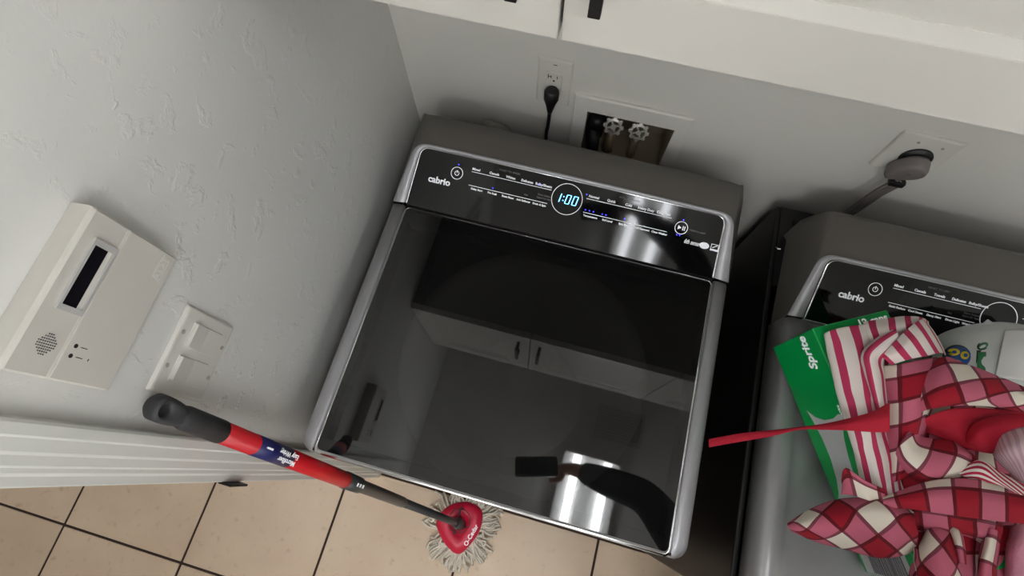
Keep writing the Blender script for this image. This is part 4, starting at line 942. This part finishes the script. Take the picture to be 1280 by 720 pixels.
fing.append([(*(h0+fd*.028+up3*.02), .012), (*(h0+fd*.045-up3*.008), .0105), (*(h0+fd*.044-up3*.034), .0088)])
skin('body', body+fing, 'skin', PE)
def grow(ch, k): return [(*q_[:3], *[r_*k[0]+k[1] for r_ in q_[3:]]) if q_[0] != 'at' else q_ for q_ in ch]
K1 = (1.22, .018)
sw_ = [[(1.03, -1.10, .90, .175), *grow(body[0][:4], K1), (1.015, -1.022, 1.492, .074)], [('at', 4), *grow(body[1][1:5], (1.1, .014)), (wr_[0]+.030, wr_[1]-.001, wr_[2]-.012, .040)], [('at', 4), *grow(body[2][1:4], (1.1, .014)), (sl.x+.042, sl.y+.127, .955, .040)]]
skin('sweater', sw_, 'cloth', PE, label='black long-sleeved sweater')
tr_ = [[(1.03, -1.10, 1.02, .140), (1.03, -1.10, .92, .148)]]
for sg in (1, -1): tr_.append([('at', 1), (*(Vector((1.03, -1.11, .84))+rt*.085*sg), .105), (*(Vector((1.03, -1.12, .50))+rt*.10*sg), .082), (*(Vector((1.03, -1.16, .09))+rt*.10*sg), .066)])
skin('trousers', tr_, 'jeans', PE, label='dark blue denim trousers')
for sg in (1, -1):
    o = Vector((1.03, -1.16, 0))+rt*.10*sg-fd*.03; skin('shoe', [[(*(o-fd*.04+up3*.055), .050), (*(o+fd*.03+up3*.052), .050), (*(o+fd*.09+up3*.044), .043), (*(o+fd*.14+up3*.036), .034)]], 'black', PE, 1)
hc3 = Vector((.967, -.988, 1.70)); HF = Matrix(((rt.x, fd.x, 0, hc3.x), (rt.y, fd.y, 0, hc3.y), (0, 0, 1, hc3.z), (0, 0, 0, 1)))
bm = B(); bmesh.ops.create_uvsphere(bm, u_segments=28, v_segments=18, radius=1, matrix=HF @ Matrix.Translation((0, -.016, .028)) @ Matrix.Diagonal((.094, .104, .102, 1)))
iv = HF.inverted(); kill = [v for v in bm.verts if (lambda p: (p.y > .030 and p.z < .062) or p.z < -.055 or (abs(p.x) > .04 and p.y > -.03 and p.z < .01))(iv @ v.co)]
bmesh.ops.delete(bm, geom=kill, context='VERTS'); hr = obj('hair', bm, 'hair', PE, True, label='short dark hair'); md = hr.modifiers.new('t', 'SOLIDIFY'); md.thickness = .012
hp3 = lambda x, y, z: HF @ Vector((x, y, z))
for sg in (-1, 1):
    bm = B(); bmesh.ops.create_uvsphere(bm, u_segments=12, v_segments=8, radius=.0115, matrix=Matrix.Translation(hp3(sg*.030, .070, .008))); obj('eye', bm, 'card', PE, True)
    bm = B(); bmesh.ops.create_uvsphere(bm, u_segments=10, v_segments=6, radius=.0055, matrix=Matrix.Translation(hp3(sg*.030, .0775, .008))); obj('pupil', bm, 'black', PE, True)
    bm = B(); tube(bm, [hp3(sg*.016, .079, .026), hp3(sg*.032, .078, .030), hp3(sg*.046, .066, .025)], [.002, .003, .0015], 8); obj('eyebrow', bm, 'hair', PE, True)
    bm = B(); bmesh.ops.create_uvsphere(bm, u_segments=12, v_segments=10, radius=.5, matrix=HF @ Matrix.Translation((sg*.082, -.008, -.002)) @ Matrix.Diagonal((.018, .034, .060, 1))); obj('ear', bm, 'skin', PE, True)
bm = B(); tube(bm, [hp3(0, .076, .014), hp3(0, .088, -.006), hp3(0, .094, -.020), hp3(0, .078, -.027)], [.006, .009, .0125, .008], 12); obj('nose', bm, 'skin', PE, True)
M['lip'] = mat('lip', (168, 92, 84), .5)
bm = B(); tube(bm, [hp3(-.022, .068, -.046), hp3(-.010, .076, -.044), hp3(0, .0775, -.045), hp3(.010, .076, -.044), hp3(.022, .068, -.046)], [.002, .0045, .005, .0045, .002], 8); obj('mouth', bm, 'lip', PE, True)
